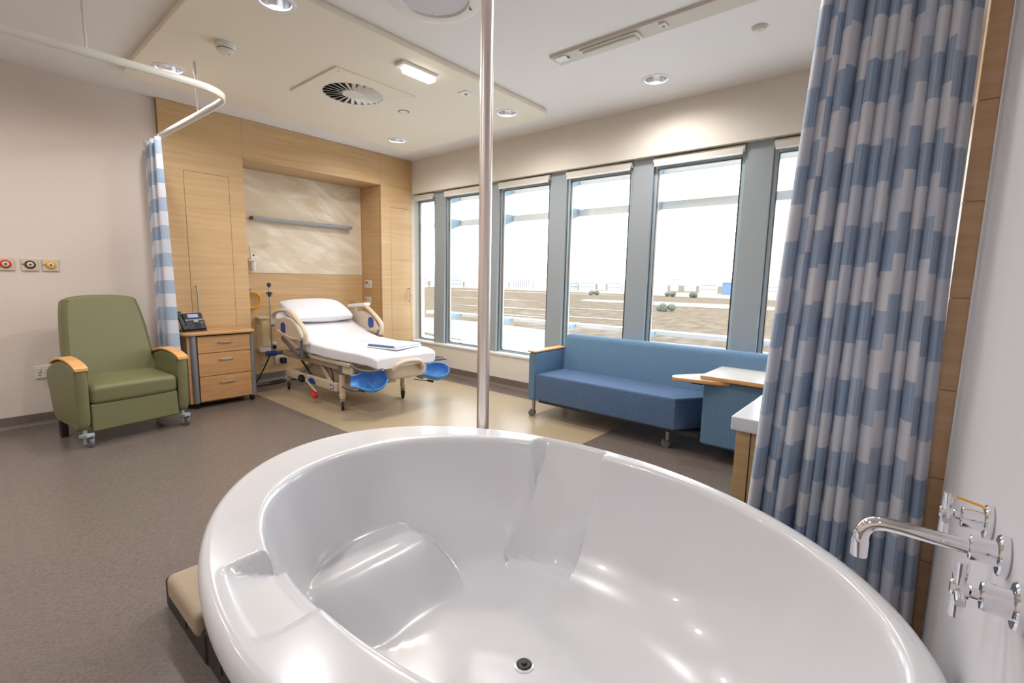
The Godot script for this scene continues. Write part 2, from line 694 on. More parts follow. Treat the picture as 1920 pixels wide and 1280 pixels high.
func _ready() -> void:
	# camera, sky, exposure
	var cam := Camera3D.new()
	cam.name = "camera"
	cam.position = V(0, 1.22, 0)
	cam.rotation_degrees = V(-7.558, -49.812, 1.163)
	cam.fov = rad_to_deg(2.0 * atan(640.0 / 882.2))
	cam.near = 0.03
	cam.far = 2000.0
	add_child(cam)
	cam.current = true
	var env := Environment.new()
	env.background_mode = Environment.BG_SKY
	var skm := ProceduralSkyMaterial.new()
	skm.sky_top_color = Color(0.90, 0.95, 1.0)
	skm.sky_horizon_color = Color(0.975, 0.985, 1.0)
	skm.sky_energy_multiplier = 1.72
	skm.ground_bottom_color = Color(0.80, 0.74, 0.66)
	skm.ground_horizon_color = Color(0.95, 0.92, 0.88)
	skm.ground_energy_multiplier = 0.9
	skm.sun_angle_max = 0.0
	env.sky = Sky.new()
	env.sky.sky_material = skm
	env.tonemap_mode = Environment.TONE_MAPPER_LINEAR
	env.tonemap_exposure = 1.8
	env.sdfgi_enabled = true
	env.ssao_enabled = true
	env.ssil_enabled = true
	var we := WorldEnvironment.new()
	we.name = "environment"
	we.environment = env
	add_child(we)

	make_materials()
	room_shell()
	windows()
	outside()
	veneer_wall()
	ceiling_fittings()
	pool()
	pool_taps()
	pole()
	pool_curtain()
	vanity()
	sofa()
	bed()
	bed_things()
	niche_things()
	bedside_cabinet()
	telephone()
	armchair()
	chair_curtain()
	wall_outlets()

func room_shell() -> void:
	struct("floor", B.new().bx(V(-2.5, -0.2, -5.8), V(4.25, 0.0, 1.4)), M.floor_vinyl)
	# beige vinyl set into the grey floor under the bed and sofa
	struct("floor_inlay", B.new().bx(V(1.905, -0.01, -5.08), V(3.705, 0.0012, -1.785)), M.inlay_vinyl)
	var cl := CSGBox3D.new()
	cl.name = "ceiling"
	cl.size = V(6.75, 0.2, 7.2)
	cl.position = V(0.875, HC + 0.1, -2.2)
	cl.material = M.ceiling_white
	cl.set_meta("kind", "structure")
	add_child(cl)
	for p in DOWNLIGHTS:
		bore(cl, p, M.ceiling_white)
	struct("wall_back", B.new().bx(V(-2.5, 0, ZL - 0.2), V(1.262, HC, ZL)).bx(V(1.262, 0, -5.8), V(4.2, HC, -5.64)), M.plaster)
	struct("wall_left", B.new().bx(V(-2.5, 0, -5.4), V(-2.35, HC, 1.4)), M.plaster)
	struct("wall_right", B.new().bx(V(-2.5, 0, 0.13), V(1.93, HC, 0.25)), M.bath_wall)
	struct("wall_alcove", B.new().bx(V(-2.5, 0, 1.25), V(4.25, HC, 1.4)), M.plaster)
	struct("wall_window", B.new().bx(V(XW, 0, -5.8), V(4.2, SILL - 0.03, 1.4)).bx(V(XW, HEAD, -5.8), V(4.2, HC, 1.4)).bx(V(XW + 0.03, SILL - 0.03, 0.165), V(4.2, HEAD, 1.4)), M.plaster_window)
	struct("wall_window_end", B.new().bx(V(XW, 0, -5.8), V(4.2, HC, ZB - 0.02)), M.plaster_window)
	struct("baseboard_back", skirt([V(-2.35, 0, ZL), V(1.26, 0, ZL)], V(0, 0, 1)), M.skirting_vinyl)
	struct("baseboard_window", skirt([V(XW, 0, ZB), V(XW, 0, 0.16)], V(-1, 0, 0)), M.skirting_vinyl)
	struct("baseboard_niche", skirt([V(1.935, 0, ZN), V(3.505, 0, ZN)], V(0, 0, 1)), M.skirting_vinyl)
	# slim pier of wood-look tiles where the white wall ends
	var st := Node3D.new()
	st.name = "wall_pier"
	add_child(st)
	st.set_meta("kind", "structure")
	part("core", B.new().bx(V(1.934, 0, 0.087), V(2.03, HC, 0.25)), M.joint_pale, st)
	var y0 := -0.205
	while y0 < HC:
		var lo := maxf(y0 + 0.0015, 0.0)
		var hi := minf(y0 + 0.2775, HC)
		if hi > lo:
			part("tile", B.new().rc(V(1.928, lo, 0.083), V(2.036, hi, 0.25), 0.0012), M.tile_wood, st)
		y0 += 0.279
	# raft hung below the ceiling over the bed
	var raft := PackedVector2Array()
	for p in round_rect(2.66, 2.06, 0.14, 8):
		raft.append(Vector2(p.x + 2.265, p.y + 3.645))
	var rf := CSGMesh3D.new()
	rf.name = "ceiling_raft"
	rf.mesh = B.new().prism(raft, 0.04, Transform3D(Basis(V(1, 0, 0), V(0, 0, -1), V(0, 1, 0)), V(0, 2.668, 0)), 0.004).mesh()
	rf.material = M.raft_paint
	rf.set_meta("kind", "structure")
	add_child(rf)
	for k in 4:
		bore(rf, DOWNLIGHTS[k], M.raft_paint)
	# shallow boxed strip along the ceiling above the pool
	struct("ceiling_strip", B.new().rc(V(2.72, HC - 0.018, -2.02), V(2.86, HC + 0.01, 0.14), 0.004), M.band_paint)

const DOWNLIGHTS := [Vector3(1.25, 2.668, -2.765), Vector3(1.135, 2.668, -4.235), Vector3(3.215, 2.668, -4.385), Vector3(3.29, 2.668, -2.89), Vector3(3.505, 2.708, -1.615), Vector3(2.2, 2.708, -0.72), Vector3(-0.35, 2.708, -2.1), Vector3(-1.5, 2.708, -0.75), Vector3(-1.5, 2.708, -2.4), Vector3(-1.5, 2.708, -4.2), Vector3(-0.35, 2.708, -4.2), Vector3(2.75, 2.708, 0.62)]  # the later ones are out of view, placed to light the room

func bore(body: CSGShape3D, at: Vector3, m: Material) -> void:
	var c := CSGCylinder3D.new()
	c.name = "bore"
	c.operation = CSGShape3D.OPERATION_SUBTRACTION
	c.radius = 0.083
	c.height = 0.3
	c.sides = 40
	c.material = m
	body.add_child(c, true)
	c.position = at - body.position + V(0, -0.02, 0)

func skirt(ends: Array, out: Vector3) -> B:
	# coved skirting: thin upright with a rounded foot
	var b := B.new()
	var a: Vector3 = ends[0]
	var c: Vector3 = ends[1]
	var prof := [Vector2(-0.004, -0.002), Vector2(0.030, -0.002), Vector2(0.030, 0.003), Vector2(0.018, 0.008), Vector2(0.009, 0.018), Vector2(0.006, 0.032), Vector2(0.006, HS - 0.003), Vector2(0.003, HS), Vector2(-0.004, HS)]
	var rings := []
	for e in [a, c]:
		var r := PackedVector3Array()
		for p in prof:
			r.append(e + out * p.x + V(0, p.y, 0))
		rings.append(r)
	b.loft(rings)
	return b

# ------------------------------------------------ windows and the facade
const MULL := [-4.647, -3.745, -2.841, -1.935, -0.995, -0.095]

func windows() -> void:
	var lean := 0.03
	var zs := [ZB]
	for z in MULL:
		zs.append(z)
	zs.append(0.262)
	# sill along all of it
	struct("trim_1", B.new().rc(V(XW - 0.012, SILL - 0.03, ZB), V(4.2, SILL, 0.165), 0.006), M.sill_white, "white window sill ledge")
	for i in 7:
		var w := Node3D.new()
		w.name = "window_%d" % (i + 1)
		add_child(w)
		w.set_meta("kind", "structure")
		var z0: float = zs[i] + (0.0 if i == 0 else 0.097)
		var z1: float = zs[i + 1] - 0.097
		var xa := 4.075
		var xb := 4.125
		var f := 0.032
		var y0 := SILL
		var y1 := HEAD
		var fr := B.new()
		fr.rc(V(xa, y0, z0), V(xb, y1, z0 + f), 0.004).rc(V(xa, y0, z1 - f), V(xb, y1, z1), 0.004)
		fr.rc(V(xa, y0, z0 + f), V(xb, y0 + f * 0.7, z1 - f), 0.004).rc(V(xa, y1 - 0.10, z0 + f), V(xb, y1, z1 - f), 0.004)
		part("sash", fr, M.sash, w)
		var be := B.new()
		be.bx(V(xa - 0.004, y0 + f * 0.7, z0 + f), V(xa + 0.02, y1 - 0.10, z0 + f + 0.006)).bx(V(xa - 0.004, y0 + f * 0.7, z1 - f - 0.006), V(xa + 0.02, y1 - 0.10, z1 - f))
		be.bx(V(xa - 0.004, y0 + f * 0.7, z0 + f), V(xa + 0.02, y0 + f * 0.7 + 0.005, z1 - f)).bx(V(xa - 0.004, y1 - 0.106, z0 + f), V(xa + 0.02, y1 - 0.10, z1 - f))
		part("bead", be, M.bronze, w)
		part("pane", B.new().bx(V(4.098, y0 + f * 0.7, z0 + f), V(4.104, y1 - 0.1, z1 - f)), M.pane_glass, w)
		# blind rolled up under the head of each window
		if i < 6:
			var bl := thing("roller_blind", ["rolled-up cream blind above the window beside the veneered wall", "rolled-up cream blind above the window just left of the steel pole", "rolled-up cream blind above the window just right of the steel pole", "rolled-up cream blind above the window behind the left half of the sofa", "rolled-up cream blind above the wide window over the middle of the sofa", "rolled-up cream blind partly hidden by the blue pool curtain"][i], "blind", V(4.045, HEAD, (z0 + z1) / 2), 0, "roller blinds along the window wall")
			var hw := (z1 - z0) / 2 - 0.004
			part("roll", B.new().tube(PackedVector3Array([V(0, -0.036, -hw), V(0, -0.036, hw)]), 0.027, 16), M.blind_white, bl)
			part("fabric", B.new().rc(V(-0.028, -0.078, -hw + 0.01), V(-0.024, -0.03, hw - 0.01), 0.001), M.blind_white, bl)
			part("bottom_bar", B.new().rc(V(-0.032, -0.088, -hw + 0.01), V(-0.02, -0.074, hw - 0.01), 0.004), M.sill_white, bl)
	var k := 0
	for z in MULL:
		k += 1
		var m := Node3D.new()
		m.name = "trim_%d" % (k + 1)
		add_child(m)
		m.set_meta("kind", "structure")
		m.rotation.z = -lean * 0.5
		m.position = V(4.02, SILL, z)
		m.rotation.z = -atan(lean / 1.9)
		var h := HEAD - SILL + 0.02
		part("mullion_post", B.new().rc(V(0, 0, -0.097), V(0.085, h, 0.097), 0.004), M.mullion, m)
		part("mullion_channel", B.new().bx(V(0.06, 0, 0.097), V(0.07, h, 0.101)).bx(V(0.03, 0, 0.097), V(0.036, h, 0.1)), M.mullion_dark, m)
	# external shading fins on brackets
	var rows := [[2.235, "upper", "just under the window heads"], [1.915, "middle", "crossing the panes at two thirds of their height"], [0.715, "lower", "low across the panes near the sill"]]
	for r in rows:
		var y: float = r[0]
		var low: bool = y < 1.0
		var t := thing("shading_fin", "%s pale sun-shading fin outside, %s" % [r[1], r[2]], "sunshade", V(4.42, y, -2.4), 0, "sun-shading fins along the facade")
		var poly := P2([-0.09, -0.03, 0.10, 0.0, 0.11, 0.025, 0.10, 0.05, -0.09, 0.045]) if not low else P2([-0.07, 0.0, 0.07, 0.0, 0.075, 0.02, 0.07, 0.035, -0.07, 0.035])
		part("blade", B.new().prism(poly, 5.6, T(0, 0, -2.9), 0.004), M.fin_metal, t)
		for z in MULL:
			var br := P2([-0.28, 0.05, 0.02, 0.048, -0.02, 0.0, -0.28, -0.10]) if not low else P2([-0.28, 0.035, 0.02, 0.033, 0.0, 0.0, -0.28, -0.05])
			part("bracket", B.new().prism(br, 0.012, T(0, 0, z + 2.4 + 0.06), 0.002), M.bracket_metal, t)

func outside() -> void:
	var gy := -7.6
	struct("ground", B.new().bx(V(6, gy - 1, -900), V(1400, gy, 700)), M.sand)
	struct("added_bounce_slab", B.new().bx(V(6, gy - 0.5, -120), V(46, gy + 0.03, 90)), M.bounce_pale)  # added pale slab, bounces daylight up to the ceiling
	var rng := RandomNumberGenerator.new()
	rng.seed = 21
	# pale salt flats and tracks on the sand, the broadest imitating distant haze, and a strip of water near the building
	var flats := [[57, -40, 110, 11, 0.0], [80, -35, 55, 2.0, 0.03], [88, -75, 14, 1.5, 0.1], [97, -60, 20, 1.6, 0.12], [110, -95, 24, 2.5, 0.15], [128, -70, 18, 2.0, 0.1], [190, -60, 60, 20, 0.1], [250, -200, 80, 9, 0.3], [355, -160, 260, 75, 0.15], [150, -140, 30, 3.0, 0.2]]
	var k := 0
	for f in flats:
		k += 1
		var pts := PackedVector2Array()
		for i in 28:
			var a := TAU * i / 28.0
			var rr := rng.randf_range(0.75, 1.12)
			pts.append(Vector2(cos(a) * f[2] * rr, sin(a) * f[3] * rr))
		var b := B.new().prism(pts, 0.02, Transform3D(Basis(V(0, 1, 0), f[4]) * Basis(V(0, 0, -1), V(1, 0, 0), V(0, -1, 0)), V(f[0], gy + 0.06 + 0.003 * k, f[1])))
		struct("salt_haze_flat" if k > 1 else "lagoon", b, M.salt if k > 1 else M.water)
	# low buildings, haze put into their pale tones; each its own body, roof and openings
	var kinds := ["far_wall", "far_wall_grey", "far_wall", "far_wall_blue"]
	var specs := [
		# bearing (deg from +x towards -z), distance, width, height, depth, tone, style; left to right in the picture
		[51.3, 430, 13, 10, 12, 1, 1], [49.3, 455, 12, 8.5, 12, 0, 0], [47.2, 430, 14, 9.5, 12, 1, 1], [45.2, 450, 13, 10, 12, 0, 0],
		[41.4, 450, 10, 10.5, 12, 0, 0], [39.2, 430, 21, 10.3, 14, 0, 2], [36.6, 430, 17, 9.5, 14, 0, 2], [34.9, 460, 7, 12, 10, 1, 0],
		[33.1, 440, 11, 8.4, 12, 1, 1], [31.3, 430, 14, 9.2, 12, 0, 1], [29.6, 470, 8, 12, 10, 1, 0], [28.1, 430, 12, 9.3, 12, 0, 1], [26.4, 430, 12, 8.3, 12, 0, 0],
		[23.0, 430, 13, 8.3, 12, 0, 0], [21.4, 520, 8, 12, 10, 1, 0], [19.7, 520, 11, 11, 10, 0, 0],
		[17.8, 430, 14, 9.6, 12, 0, 1], [15.7, 400, 10, 9.3, 12, 3, 0], [14.1, 430, 9, 10, 12, 3, 1], [11.5, 430, 18, 9, 12, 0, 1], [8.5, 430, 18, 10, 12, 1, 1]]
	var words := ["plain", "banded", "colonnaded"]
	var cols := ["white", "pale grey", "white", "light blue"]
	var where := ["leftmost behind the first window", "second behind the first window", "at the left of the second window", "at the right of the second window", "first in the third window", "widest in the third window", "right of the widest in the third window", "slim and tall behind the third mullion", "first in the fourth window", "left of centre in the fourth window", "faint and tall in the fourth window", "right of centre in the fourth window", "last in the fourth window", "first in the fifth window", "faint tower in the fifth window", "second faint tower in the fifth window", "long one in the fifth window", "nearest block in the fifth window", "behind the fifth mullion", "in the gap beside the pool curtain", "last one beside the pool curtain"]
	for i in specs.size():
		var s: Array = specs[i]
		var a: float = deg_to_rad(s[0])
		var at := V(cos(a) * s[1], gy, -sin(a) * s[1])
		var t := thing("building", "%s %s building on the horizon, %s" % [cols[s[5]], words[s[6]], where[i]], "building", at, a + PI, "low buildings on the horizon")
		var w: float = s[2]
		var h: float = s[3]
		var d: float = s[4]
		part("body", B.new().bx(V(-d, 0, -w / 2), V(0, h, w / 2)), M[kinds[s[5]]], t)
		part("roof", B.new().bx(V(-d - 0.4, h, -w / 2 - 0.4), V(0.4, h + 0.5, w / 2 + 0.4)), M.far_wall_grey, t)
		if s[6] == 1:
			for r in 2:
				part("window_band", B.new().bx(V(-0.2, h * (0.3 + 0.35 * r), -w * 0.44), V(0.08, h * (0.42 + 0.35 * r), w * 0.44)), M.far_dark, t)
		elif s[6] == 2:
			part("recess", B.new().bx(V(-0.1, h * 0.12, -w * 0.46), V(0.05, h * 0.86, w * 0.46)), M.far_dark, t)
			var n := 11
			for c in n:
				var z := lerpf(-w * 0.45, w * 0.45, c / (n - 1.0))
				part("column", B.new().bx(V(0, 0, z - 0.7), V(0.9, h * 0.9, z + 0.7)), M.far_wall, t)
	# a few dark shrubs on the flats
	var spot := ["left in the fifth window, nearest of all", "right half of the fifth window", "left in the fifth window, far off", "behind the first window", "beyond the closet edge", "in the fourth window"]
	var sn := 0
	for s in [[150.0, 22.3, 2.6], [300.0, 19.5, 3.4], [310.0, 21.8, 3.0], [320.0, 52.0, 3.4], [330.0, 57.0, 3.0], [300.0, 30.5, 3.0]]:
		var a: float = deg_to_rad(s[1])
		var r: float = s[2]
		var b := B.new()
		for q in 7:
			b.rb(V(r, r, r) * rng.randf_range(0.6, 1.0), r * 0.45, T(rng.randf_range(-r, r) * 0.6, r * 0.3 + rng.randf_range(0, r) * 0.4, rng.randf_range(-r, r) * 0.8, rng.randf(), rng.randf(), rng.randf()), 2)
		var o := solo("shrub", b, M.far_green, "lone shrub on the flats outside, " + spot[sn], "shrub", "shrubs on the flats outside")
		o.position = V(cos(a) * s[0], gy, -sin(a) * s[0])
		sn += 1

# ------------------------------------------------ veneered bed wall
func closet_front(t: Node3D, x0: float, x1: float, dx0: float, dx1: float, dy0: float, dy1: float, hx: float, hy0: float, hy1: float) -> void:
	var zf := 0.0
	var zk := ZN - 0.04 - ZB
	var fr := B.new()
	var g := 0.0025
	fr.bx(V(x0, 0, zf - 0.03), V(dx0 - g, HC - 0.004, zf)).bx(V(dx1 + g, 0, zf - 0.03), V(x1, HC - 0.004, zf))
	fr.bx(V(dx0 - g, dy1 + g, zf - 0.03), V(dx1 + g, HC - 0.004, zf)).bx(V(dx0 - g, 0, zf - 0.03), V(dx1 + g, dy0 - g, zf))
	fr.bx(V(x0, 0, zk), V(x1, HC - 0.004, zf - 0.045))
	part("carcass", fr, M.veneer, t)
	part("gap_lining", B.new().bx(V(dx0 - 0.02, dy0 - 0.02, zf - 0.044), V(dx1 + 0.02, dy1 + 0.02, zf - 0.032)), M.dark_gap, t)
	var d := part("door", B.new().rc(V(dx0, dy0, zf - 0.03), V(dx1, dy1, zf + 0.001), 0.002), M.veneer, t)
	var hp := smooth([V(hx, hy0, 0), V(hx, hy0 + 0.002, 0.022), V(hx, hy0 + 0.02, 0.03), V(hx, hy1 - 0.02, 0.03), V(hx, hy1 - 0.002, 0.022), V(hx, hy1, 0)], 4)
	part("handle", B.new().tube(hp, 0.0055, 8), M.brushed, d)

func veneer_wall() -> void:
	var l := thing("built_in_closet", "tall maple closet beside the left curtain, with door behind the bedside cabinet", "closet", V(0, 0, ZB), 0, "maple closets either side of the bed niche")
	closet_front(l, 1.265, 1.933, 1.428, 1.797, 0.12, 2.133, 1.468, 0.825, 1.09)
	var r := thing("built_in_closet", "slim maple closet in the corner between bed niche and windows", "closet", V(0, 0, ZB), 0, "maple closets either side of the bed niche")
	closet_front(r, 3.507, 3.984, 3.648, 3.945, 0.12, 2.085, 3.915, 0.90, 1.07)
	for y in [1.656, 1.221, 0.789]:
		part("joint_strip", B.new().bx(V(3.509, y - 0.0015, -0.001), V(3.642, y + 0.0015, 0.0006)), M.joint_pale, r)
	var n := Node3D.new()
	n.name = "wall_niche"
	add_child(n)
	n.set_meta("kind", "structure")
	part("lintel", B.new().bx(V(1.9345, 2.338, ZN - 0.03), V(3.5055, HC - 0.004, ZB)), M.veneer, n)
	part("lower_panel", B.new().bx(V(1.934, 0.0, ZN - 0.03), V(3.506, 1.229, ZN)), M.veneer, n)
	# printed panel
	var b := B.new()
	var x0 := 1.936
	var x1 := 3.504
	b.add(PackedVector3Array([V(x0, 1.231, ZN + 0.004), V(x1, 1.231, ZN + 0.004), V(x1, 2.336, ZN + 0.004), V(x0, 2.336, ZN + 0.004), V(x0, 1.231, ZN - 0.03), V(x1, 1.231, ZN - 0.03), V(x1, 2.336, ZN - 0.03), V(x0, 2.336, ZN - 0.03)]),
		PackedInt32Array([0, 1, 2, 0, 2, 3, 5, 4, 7, 5, 7, 6, 1, 5, 6, 1, 6, 2, 4, 0, 3, 4, 3, 7, 3, 2, 6, 3, 6, 7, 4, 5, 1, 4, 1, 0]), Transform3D(),
		PackedVector2Array([Vector2(0, 1), Vector2(1, 1), Vector2(1, 0), Vector2(0, 0), Vector2(0, 1), Vector2(1, 1), Vector2(1, 0), Vector2(0, 0)]))
	# keep the faces of the panel flat-shaded
	for i in b.n.size():
		b.n[i] = V(0, 0, 1)
	solo("mural_panel", b, M.mural, "pale beige panel with soft leaf pattern filling the upper bed niche", "wall panel")

# ------------------------------------------------ ceiling fittings
func ceiling_fittings() -> void:
	# downlights
	var dl := thing("downlight", "", "downlight", DOWNLIGHTS[0], 0, "recessed round downlights")
	part("trim_ring", B.new().lathe([Vector2(0.078, 0.002), Vector2(0.080, -0.004), Vector2(0.088, -0.007), Vector2(0.1, -0.004), Vector2(0.103, 0.0), Vector2(0.1, 0.002)], 40), M.lamp_white, dl)
	part("reflector", B.new().lathe([Vector2(0.081, -0.002), Vector2(0.079, 0.02), Vector2(0.072, 0.05), Vector2(0.058, 0.08), Vector2(0.040, 0.1), Vector2(0.02, 0.106), Vector2(0.0005, 0.107)], 40, Transform3D(), false), M.reflector, dl)
	dl.set_meta("label", "round downlight in the ceiling raft nearest the viewer, cut by the photo's top edge")
	part("lamp_bulb", B.new().disc_rod(0.026, 0.092, 0.1, 20, Transform3D(), 0.002), M.bulb_glow, dl)
	copy_of(dl, "downlight", "round downlight in the raft corner above the hanging curtain rail", DOWNLIGHTS[1])
	copy_of(dl, "downlight", "round downlight in the raft corner above the right-hand closet", DOWNLIGHTS[2])
	copy_of(dl, "downlight", "round downlight in the raft corner just right of the steel pole", DOWNLIGHTS[3])
	copy_of(dl, "downlight", "round downlight in the plain ceiling near the windows above the sofa", DOWNLIGHTS[4])
	# unseen downlights out of view, placed to light pool, room and alcove
	var unseen_downlights := DOWNLIGHTS.slice(5)
	var mw := ["over the washstand", "between entrance and armchair", "by the entrance", "in the middle of the entrance side", "in the far entrance corner", "left of the armchair", "brightening the alcove behind the pool curtain"]
	for i in unseen_downlights.size():
		copy_of(dl, "downlight", "unseen round downlight in the plain ceiling, placed to light the room, " + mw[i], unseen_downlights[i])
	for q in DOWNLIGHTS:  # every downlight is lit to brighten the room
		var sl := SpotLight3D.new()
		sl.name = "downlight_light"
		sl.position = q + V(0, -0.012, 0)
		sl.rotation_degrees = V(-90, 0, 0)
		sl.spot_angle = 86.0
		sl.spot_angle_attenuation = 1.0
		sl.spot_range = 12.0
		sl.spot_attenuation = 2.0
		sl.light_energy = 0.66
		sl.light_color = Color(1.0, 0.985, 0.975)
		sl.light_size = 0.05
		sl.shadow_enabled = true
		add_child(sl, true)
	# swirl air diffuser on its square plate
	var df := thing("air_diffuser", "square white air diffuser with round swirl of dark slots in the ceiling raft", "air vent", V(2.2, 2.668, -3.572))
	var pl := B.new()
	for s in 4:
		var a := PI / 2 * s
		var xf := Transform3D(Basis(V(0, 1, 0), a), V(0, 0, 0))
		pl.prism(P2([-0.345, 0.345, 0.345, 0.345, 0.236 * cos(PI / 4), 0.236 * sin(PI / 4), 0.236 * cos(PI * 3 / 8), 0.236 * sin(PI * 3 / 8), 0, 0.236, -0.236 * cos(PI * 3 / 8), 0.236 * sin(PI * 3 / 8), -0.236 * cos(PI / 4), 0.236 * sin(PI / 4)]), 0.012, xf * Transform3D(Basis(V(1, 0, 0), V(0, 0, 1), V(0, -1, 0)), V(0, 0, 0)), 0.002)
	part("face_plate", pl, M.raft_paint, df)
	part("hub", B.new().disc_rod(0.085, -0.014, -0.002, 32, Transform3D(), 0.003), M.white_plastic, df)
	part("dark_throat", B.new().disc_rod(0.234, -0.0035, 0.0, 40), M.black, df)
	part("outer_ring", B.new().lathe([Vector2(0.229, -0.003), Vector2(0.229, -0.0125), Vector2(0.236, -0.0125), Vector2(0.236, -0.003)], 40), M.white_plastic, df)
	for k in 24:
		var a := TAU * k / 24.0
		part("vane", B.new().rb(V(0.148, 0.003, 0.03), 0.001, Transform3D(Basis(V(0, 1, 0), a), V(0, 0, 0)) * T(0.156, -0.0085, 0, -0.42, 0, 0)), M.white_plastic, df)
	for s in [[-1, -1], [1, -1], [1, 1], [-1, 1]]:
		part("screw", B.new().disc_rod(0.007, -0.015, -0.011, 10, T(0.3 * s[0], 0, 0.3 * s[1])), M.lamp_white, df)
	# linear lamp that is switched on
	var lm := thing("linear_lamp", "short lit rectangular lamp under the raft between diffuser and pole", "lamp", V(2.25, 2.668, -2.82))
	part("housing", B.new().rc(V(-0.165, -0.022, -0.05), V(0.14, 0.0, 0.05), 0.006), M.lamp_white, lm)
	part("diffuser_glow", B.new().rc(V(-0.115, -0.05, -0.04), V(0.135, -0.021, 0.04), 0.012, 2), M.tube_glow, lm)
	var al := AreaLight3D.new()
	al.name = "linear_lamp_light"
	al.area_size = Vector2(0.25, 0.08)
	al.light_energy = 1.2
	al.light_color = Color(1, 0.96, 0.9)
	al.set("area_range", 12.0)
	al.shadow_enabled = true
	al.position = V(2.26, 2.612, -2.82)
	al.rotation_degrees = V(-90, 0, 0)
	add_child(al)
	var e2 := thing("emergency_light", "tiny square emergency light in the raft just left of the steel pole", "light", V(2.756, 2.668, -2.855))
	part("plate", B.new().rc(V(-0.05, -0.006, -0.045), V(0.05, 0, 0.045), 0.003), M.lamp_white, e2)
	part("lens", B.new().lathe([Vector2(0.013, -0.006), Vector2(0.012, -0.012), Vector2(0.006, -0.015), Vector2(0.0005, -0.0155)], 14, Transform3D(), false), M.edge_maple, e2)
	var sp := thing("sprinkler_cover", "small flat round cover in the raft between diffuser and rear downlight", "sprinkler", V(2.71, 2.668, -3.597))
	part("cover", B.new().disc_rod(0.04, -0.005, 0.0, 24, Transform3D(), 0.002), M.raft_paint, sp)
	part("collar", B.new().lathe([Vector2(0.041, -0.003), Vector2(0.046, -0.003), Vector2(0.046, 0), Vector2(0.041, 0)], 24), M.dark_gap, sp)
	var sd := thing("smoke_detector", "white dome smoke detector on the raft near the hanging curtain rail", "smoke detector", V(1.253, 2.668, -3.505))
	part("base", B.new().lathe([Vector2(0, 0.0), Vector2(0.058, 0.0), Vector2(0.06, -0.012), Vector2(0.056, -0.028), Vector2(0.047, -0.032), Vector2(0, -0.032)], 28), M.white_plastic, sd)
	part("slot_ring", B.new().disc_rod(0.043, -0.038, -0.031, 24), M.dark_plastic, sd)
	part("cap", B.new().lathe([Vector2(0, -0.037), Vector2(0.047, -0.037), Vector2(0.045, -0.046), Vector2(0.034, -0.055), Vector2(0.015, -0.058), Vector2(0.0005, -0.058)], 28), M.white_plastic, sd)
	part("indicator", B.new().disc_rod(0.004, -0.06, -0.055, 8, T(0.02, 0, 0.005)), M.red_plastic, sd)
	var md := thing("motion_sensor", "small half-round white sensor on the plain ceiling beside the pool curtain", "sensor", V(3.18, HC, -0.84))
	part("dome", B.new().lathe([Vector2(0, 0), Vector2(0.038, 0), Vector2(0.038, -0.008), Vector2(0.033, -0.02), Vector2(0.02, -0.028), Vector2(0.0005, -0.03)], 24), M.white_plastic, md)
	part("bezel", B.new().lathe([Vector2(0.038, 0), Vector2(0.045, 0), Vector2(0.044, -0.004), Vector2(0.038, -0.005)], 24), M.band_paint, md)
	# round exam lamp, mostly above the frame
	var ex := thing("ceiling_lamp", "large round white ceiling lamp with red indicator at the photo's top edge", "lamp", V(1.77, HC, -2.085))
	part("rim", B.new().lathe([Vector2(0, 0), Vector2(0.262, 0), Vector2(0.262, -0.018), Vector2(0.252, -0.03), Vector2(0.225, -0.034), Vector2(0.19, -0.03), Vector2(0.182, -0.02), Vector2(0, -0.02)], 64), M.white_plastic, ex)
	part("shadow_gap", B.new().lathe([Vector2(0.262, 0), Vector2(0.268, 0), Vector2(0.268, -0.006), Vector2(0.262, -0.006)], 64), M.dark_gap, ex)
	part("lens", B.new().lathe([Vector2(0.0005, -0.026), Vector2(0.1, -0.025), Vector2(0.18, -0.021), Vector2(0.18, -0.016), Vector2(0.0005, -0.016)], 48), M.bath_wall, ex)
	var iv := V(0.19, -0.03, 0.085)
	part("indicator", B.new().rb(V(0.016, 0.012, 0.016), 0.005, T(iv.x - 0.0, iv.y, iv.z)), M.red_plastic, ex)
	part("button", B.new().rb(V(0.008, 0.008, 0.008), 0.003, T(iv.x - 0.018, iv.y, iv.z + 0.012)), M.black, ex)
	# fittings on the ceiling strip
	var s1 := thing("strip_lamp", "long unlit lamp on the beige ceiling strip above the sofa", "lamp", V(2.785, HC - 0.018, -1.6))
	part("housing", B.new().rc(V(-0.045, -0.014, -0.2), V(0.045, 0, 0.2), 0.005), M.lamp_white, s1)
	part("diffuser", B.new().rc(V(-0.035, -0.026, -0.185), V(0.035, -0.012, 0.185), 0.01), M.blind_white, s1)
	var s2 := thing("strip_sensor", "small plate at the far end of the beige ceiling strip", "sensor", V(2.77, HC - 0.018, -1.95))
	part("plate", B.new().rc(V(-0.035, -0.006, -0.045), V(0.035, 0, 0.045), 0.003), M.lamp_white, s2)
	part("eye", B.new().disc_rod(0.007, -0.011, -0.005, 10, T(0, 0, 0.05)), M.dark_plastic, s2)
	var s3 := thing("strip_clip", "little upright clip on the beige ceiling strip beside the unlit lamp", "clip", V(2.775, HC - 0.018, -1.25))
	part("clip_body", B.new().rc(V(-0.03, -0.012, -0.02), V(0.03, 0, 0.02), 0.004), M.lamp_white, s3)
	part("clip_foot", B.new().rc(V(-0.01, -0.02, -0.01), V(0.02, -0.01, 0.01), 0.003), M.band_paint, s3)
	# curtain rail on hanger rods round the armchair corner
	var rl := thing("curtain_rail", "white suspended curtain rail bending round the armchair corner", "curtain rail", V(0, 2.32, 0))
